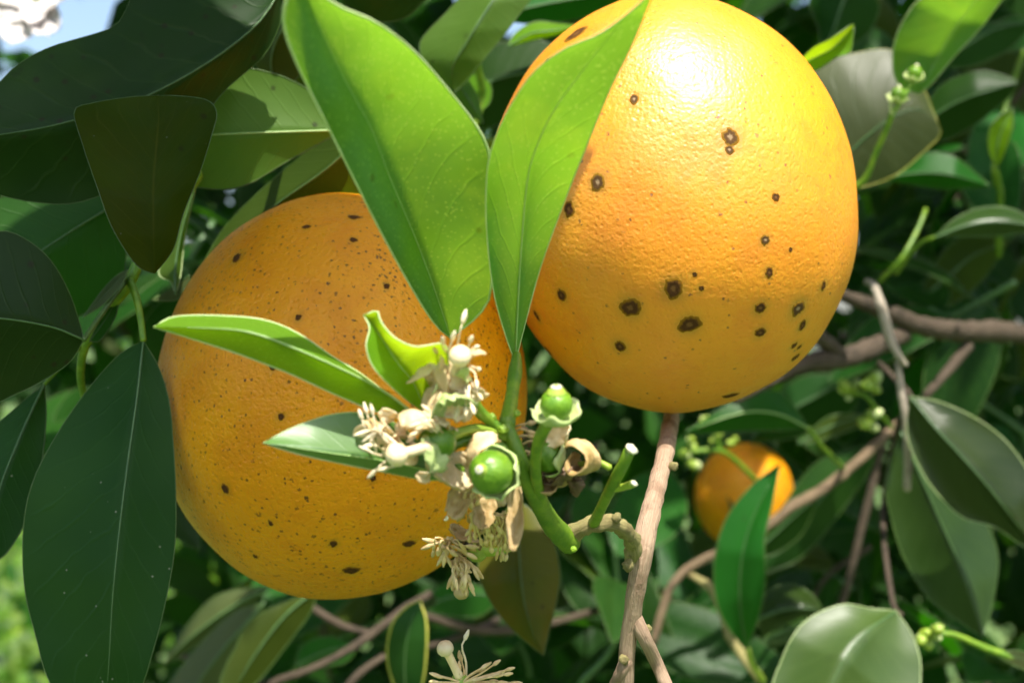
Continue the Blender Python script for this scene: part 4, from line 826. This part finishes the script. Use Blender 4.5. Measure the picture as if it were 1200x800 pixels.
def frame(dv, nrm):
    y = Vector(dv).normalized(); z = Vector(nrm); z = z - y * z.dot(y)
    if z.length < 1e-5: z = y.orthogonal()
    z.normalize(); x = y.cross(z); return Matrix((x, y, z)).transposed()
def pleaf(parent, pos, dv, nrm, length, mat, var=None):
    o = bpy.data.objects.new('leaf', proto_mesh(random.randrange(6) if var is None else var, mat)); COL.objects.link(o); o.parent = parent
    o.matrix_basis = Matrix.Translation(Vector(pos) - WL[parent.name]) @ (frame(dv, nrm) @ Matrix.Scale(length, 3)).to_4x4()
    return o
def leafy(name, label, cat, group, pts, r, n, lmin, lmax, mats, barkm='stem', droop=0.4, avoid=None):
    """a twig with alternate leaves set round it"""
    t = thing(name, label, cat, pts[0], group)
    tube('stem', pts, [r, r * 0.5], barkm, t, 14, 7, 0.15)
    c = cr(pts, 40); ga = random.uniform(0, 6)
    for i in range(n):
        k = int(4 + 36 * (i + random.random() * 0.5) / n); k = min(k, 40); p = c[k]; tg = (c[min(k + 1, 40)] - c[max(k - 1, 0)]).normalized()
        ga += 2.4 + random.uniform(-0.4, 0.4); ort = tg.orthogonal().normalized(); ort.rotate(Quaternion(tg, ga))
        dv = (ort * 1.0 + tg * random.uniform(0.3, 1.0) + Vector((0, 0, -droop * random.random()))).normalized()
        nr = Vector((0, -0.35, 1)) + rv(0.6)
        L_ = random.uniform(lmin, lmax)
        if avoid and avoid(p + dv * L_ * 0.5): continue
        pleaf(t, p + dv * 0.004, dv, nr, L_, random.choice(mats))
    return t
def pix(v):                             # world point -> photo pixel (to keep openings of the crown open)
    v = v - CAM
    if v.y < 0.02: return (-9e9, -9e9)
    return 600 + v.x / (K * v.y), 400 - v.z / (K * v.y)

# openings left in the unseen foliage overhead to let sun onto these spots (point, radius)
LIT = [(OR.c + Vector((0.005, -0.01, 0.02)), 0.036), (OR.c + Vector((0.005, 0.025, 0.03)), 0.03)]
LIT += [(P(x, y, d), 0.014) for x, y, d in ((350,20,0.184),(420,80,0.195),(470,40,0.190),(500,150,0.213),(440,160,0.213),(540,230,0.220),(480,260,0.224),(530,350,0.236),(600,150,0.213),(660,70,0.193),(740,10,0.186),(640,150,0.214),(600,280,0.225),(640,280,0.225),(605,380,0.236),
        (535,440,0.213),(500,500,0.213),(470,530,0.209),(580,553,0.214),(650,480,0.220),(660,530,0.228),(430,490,0.210),(380,515,0.205),(330,515,0.200),(200,380,0.211),(250,385,0.210),(310,400,0.210),(370,430,0.210),(440,465,0.213),(450,400,0.213),(490,430,0.217),
        (570,600,0.232),(600,610,0.232),(540,640,0.243),(620,560,0.227),(650,610,0.245),(700,600,0.245),(730,550,0.23),(740,630,0.255))]
LIT += [(P(760, 640, 0.275), 0.03), (P(300, 140, 0.32), 0.02), (P(360, 130, 0.32), 0.02), (P(990, 740, 0.42), 0.035), (P(1100, 40, 0.45), 0.04), (P(970, 55, 0.40), 0.02), (P(1060, 100, 0.43), 0.02), (P(1150, 590, 0.46), 0.02),
       (P(1045, 420, 0.484), 0.022), (P(950, 580, 0.585), 0.02), (P(540, 770, 0.247), 0.03), (P(560, 60, 0.38), 0.03), (P(870, 640, 0.52), 0.02), (P(1160, 262, 0.50), 0.02), (P(735, 760, 0.27), 0.025), (P(1095, 742, 0.447), 0.012),
       (P(640, 40, 0.43), 0.015), (P(900, 480, 0.525), 0.015), (P(925, 720, 0.55), 0.015), (P(1174, 160, 0.515), 0.012), (P(42, 2, 0.553), 0.03)]
def blocks_sun(p, half):
    for q, r in LIT:
        v = p - q; s = v.dot(SUN)
        if s > 0 and (v - SUN * s).length < r + half: return True
    return False
# unseen branch added above the frame to shade the speckled orange and left leaves
SHADE = thing('added_shade_branch', 'unseen leafy branch added overhead to keep the speckled orange in shade', 'branch', P(100, -420, 0.30))
def shade_leaf(p, yspan):
    dv = Vector((random.choice((-1, 1)), random.uniform(-yspan, yspan), random.uniform(-0.3, 0.1))).normalized(); L_ = random.uniform(0.058, 0.078)
    pleaf(SHADE, p - dv * L_ * 0.5, dv, SUN + rv(0.22), L_, random.choice(('mature', 'mid', 'dark')))
for row, yy in enumerate((0.280, 0.294, 0.309)):
    for ix in range(4):
        for k in range(2):
            q = Vector((-0.086 + ix * 0.018 + 0.006 * (row % 2) + random.uniform(-0.004, 0.004), yy + 0.006 * k, 1.49)); sdist = 0.15 + 0.03 * k + 0.012 * ((ix + row) % 3)
            shade_leaf(q + SUN * sdist, 0.12)
for x, y, d in ((60,80,0.285),(140,60,0.29),(220,60,0.295),(170,200,0.268),(100,180,0.27),(60,300,0.27),(20,400,0.272),(110,480,0.282),(120,580,0.279),(130,680,0.278),(120,770,0.277),(60,620,0.28),(180,640,0.28),(60,130,0.285),(200,130,0.27),(20,540,0.294),(0,200,0.285),(-20,350,0.275)):
    q = P(x, y, d)
    for k in range(2):
        p = q + SUN * ((1.66 - q.z) / SUN.z + 0.03 * k + 0.03 * random.random()) + Vector((random.uniform(-0.008, 0.008), random.uniform(0, 0.008), 0))
        if blocks_sun(p, 0.012): continue
        shade_leaf(p, 0.3)
tube('stem', [P(-250, -500, 0.30), P(0, -440, 0.29), P(200, -420, 0.30), P(450, -380, 0.32)], [0.003, 0.002], 'bark', SHADE, 16, 8, 0.15)

# middle-distance twigs filling the crown behind the fruit
rnd_tw = [((1180,420,0.75),(1080,300,0.72),9),((1230,200,0.78),(1110,240,0.72),9),((1220,520,0.85),(1080,420,0.82),9),((1000,-40,0.72),(960,60,0.70),8),((1150,-30,0.85),(1100,120,0.80),9),
          ((960,330,0.80),(1060,260,0.78),8),((760,560,0.75),(700,690,0.72),8),((700,520,0.66),(660,620,0.64),7),((1000,690,0.82),(900,600,0.80),9),((800,860,0.80),(720,730,0.78),9),
          ((620,860,0.75),(580,720,0.72),9),((420,860,0.78),(380,720,0.75),8),((1230,680,0.72),(1170,800,0.70),8),((1040,860,0.78),(1160,800,0.75),8),((700,-50,0.70),(620,80,0.68),9),
          ((480,-40,0.62),(420,110,0.58),8),((300,-60,0.70),(330,90,0.66),7),((160,420,0.66),(130,520,0.62),6),((250,260,0.58),(230,360,0.56),6),((560,250,0.66),(540,160,0.64),7),((1190,330,0.62),(1090,360,0.64),6),((1210,90,0.66),(1130,180,0.66),6),
          ((680,800,0.62),(720,640,0.60),7),((1020,640,0.74),(950,780,0.72),8),((880,430,0.74),(960,500,0.72),7),((330,850,0.66),(260,720,0.68),6)]
NEAR = [('behind the thick brown branch', (1080, 380)), ('behind the bare tan twig', (740, 640)), ('under the speckled orange', (420, 780)), ('above the notch between the oranges', (600, 40)), ('behind the dark mature leaves', (200, 300)), ('behind the shining fruitlets', (1080, 110)), ('behind the broad pale leaf', (1010, 740))]
for i, (p0, p1, n) in enumerate(rnd_tw):
    near = min(NEAR, key=lambda q: (q[1][0] - (p0[0] + p1[0]) / 2) ** 2 + (q[1][1] - (p0[1] + p1[1]) / 2) ** 2)[0]
    A, B = P(*p0), P(*p1); mid_ = A.lerp(B, 0.5) + rv(0.012)
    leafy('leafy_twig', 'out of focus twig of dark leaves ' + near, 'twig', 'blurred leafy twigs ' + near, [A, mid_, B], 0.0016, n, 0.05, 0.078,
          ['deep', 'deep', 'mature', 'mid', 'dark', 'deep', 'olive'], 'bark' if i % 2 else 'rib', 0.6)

# the tree itself: trunk and limbs, crown foliage beyond what can be told apart
def mass(name, spots, mats, parent=None, small=4):
    vs = []; fs = []; uv = []; mi = []
    cur = [loft(*proto_curves(v_, small), 1, 0, 0) for v_ in range(5)]
    for pos, dv, nr, L_, m in spots:
        F = frame(dv, nr); g, f, u, _ = random.choice(cur); b = len(vs)
        for p in g: vs.append(pos + F @ (p * L_))
        fs += [tuple(i + b for i in q) for q in f]; uv += u; mi += [m] * len(f)
    return put(name, vs, fs, mats, parent, (WL[parent.name] if parent else vs[0]), uv, mi)
TREE = thing('orange_tree', 'dense orange tree crown filling the dark background', 'tree', (0.35, 2.1, 0.0))
tube('trunk', [Vector((0.35, 2.1, -0.05)), Vector((0.38, 2.08, 0.5)), Vector((0.33, 2.05, 1.0)), Vector((0.36, 2.0, 1.5))], [0.11, 0.08, 0.07, 0.05], 'bark', TREE, 24, 16, 0.15)
for q in (((0.36,2.0,1.3),(0.2,1.7,1.6),(0.0,1.3,1.95)), ((0.36,2.0,1.4),(0.7,1.7,1.7),(0.95,1.2,1.9)), ((0.35,2.05,1.1),(0.6,1.6,1.35),(0.75,1.0,1.45)), ((0.35,2.05,1.0),(-0.1,1.8,1.3),(-0.7,1.5,1.7))):
    tube('limb', [Vector(x) for x in q], [0.032, 0.012], 'bark', TREE, 18, 10, 0.15)
sp_ = []
def add(pos, up=0.5, lmin=0.055, lmax=0.095, sun=False):
    dv = rv(); dv.z -= 0.35; nr = Vector((0, -0.3, up)) + rv(0.7); L_ = random.uniform(lmin, lmax)
    if sun and blocks_sun(pos + dv.normalized() * L_ * 0.5, 0.05): return
    sp_.append((pos, dv, nr, L_, random.choices((0, 1, 2, 3), (5, 3, 2, 1))[0]))
def open_view(p):                       # sky opening at the upper left, sunlit clearing at the lower left
    x, y = pix(p)
    return ((x - 110) / 95) ** 2 + ((y - 0) / 60) ** 2 < 1 or (x < 95 and y > 600 and p.z < 1.49)
for i in range(9500):
    p = Vector((random.uniform(-1.35, 1.35), 0, 0)); p.y = random.uniform(0.85, 2.3) ; p.z = random.uniform(0.75, 2.5)
    if open_view(p) or open_view(p + Vector((0, 0, -0.06))) or open_view(p + Vector((0.04, 0, 0.03))): continue
    add(p)
for i in range(3000):
    p = Vector((random.uniform(-0.8, 0.9), random.uniform(1.1, 2.0), random.uniform(1.0, 2.0)))
    if open_view(p) or open_view(p + Vector((0, 0, -0.06))) or open_view(p + Vector((0.04, 0, 0.03))): continue
    add(p)
for i in range(2600):                   # overhead part of the crown, unseen, added for its shade
    p = Vector((random.uniform(-1.2, 1.3), random.uniform(0.12, 1.0), random.uniform(1.70, 2.35)))
    x, y = pix(p)
    if y > -150 or (abs(x - 110) < 140 and y > -300): continue
    if p.x < -0.1 and p.y < 0.2: continue
    add(p, 1.2, sun=True)
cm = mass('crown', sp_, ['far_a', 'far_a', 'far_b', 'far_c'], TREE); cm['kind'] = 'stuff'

# ------------------------------------------------------------------ ground and sunlit undergrowth beyond
g = NT('lawn'); ob = g.n('TexCoord').outputs['Object']
n1 = g.noise(ob, 3.0, 5); n2 = g.noise(ob, 40.0, 4)
colr = g.mix(g.ramp(n1, 0.35, 0.65), (0.05, 0.11, 0.015), (0.09, 0.15, 0.025)); colr = g.mix(g.math('MULTIPLY', g.ramp(n2, 0.5, 0.7), 0.5), colr, (0.16, 0.17, 0.06))
M['lawn'] = g.done(g.n('BsdfPrincipled', {'Base Color': colr, 'Roughness': 0.85, 'Normal': g.n('Bump', {'Strength': 0.8, 'Distance': 0.03, 'Height': n2}).outputs[0]}).outputs[0])
gr = put('ground', [Vector((-250, -250, 0)), Vector((250, -250, 0)), Vector((250, 250, 0)), Vector((-250, 250, 0))], [(0, 1, 2, 3)], 'lawn', None, (0, 0, 0), smooth=False); gr['kind'] = 'structure'
sp_ = []
for i in range(2200):
    p = Vector((random.uniform(-1.9, -0.5), random.uniform(2.6, 4.4), random.uniform(0.4, 1.25)))
    if pix(p)[0] > 330: continue
    if p.z > 1.2 - 0.25 * noise.noise(Vector((p.x * 2, p.y, 3))): continue
    add(p, 1.0, 0.04, 0.09)
for i in range(900):                    # far sunlit shrubs either side of the opening
    p = Vector((random.uniform(-4.5, -0.5), random.uniform(5, 6.5), random.uniform(0.2, 2.1)))
    x, y = pix(p)
    if ((x - 120) / 110) ** 2 + ((y + 5) / 70) ** 2 < 1: continue
    add(p, 1.0, 0.10, 0.2)
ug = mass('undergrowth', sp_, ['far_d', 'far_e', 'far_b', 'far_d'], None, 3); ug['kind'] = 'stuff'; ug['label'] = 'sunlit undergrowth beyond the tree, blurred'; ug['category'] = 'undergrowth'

PB = thing('pale_blossom', 'blurred lilac white blossom against the sky in the corner', 'blossom', P(40, -60, 0.55))
ptube('pedicel', [(40,-60,0.55),(44,-20,0.552),(42,0,0.553)], [4,4,5], 'stem', PB, 8, 7)
M['white_petal'] = plain_mat('white_petal', (0.82, 0.77, 0.74), (0.88, 0.85, 0.82), 0.5, 150, 0.3, tw=0.4, tr=(0.7, 0.62, 0.68))
for k, (dx, dz, L_, W_) in enumerate(((-0.9,-0.5,0.022,0.012),(-0.35,-1.0,0.024,0.012),(0.5,-0.9,0.022,0.012),(0.95,-0.1,0.018,0.011),(-0.9,0.3,0.02,0.011),(0.1,-0.6,0.016,0.009))):
    petal(PB, P(42, 2, 0.553), (dx, -0.35, dz), (0, -1, 0.2), L_, W_, 0.7, 'white_petal', 0.3, 0.2, seed=40.0 + k)
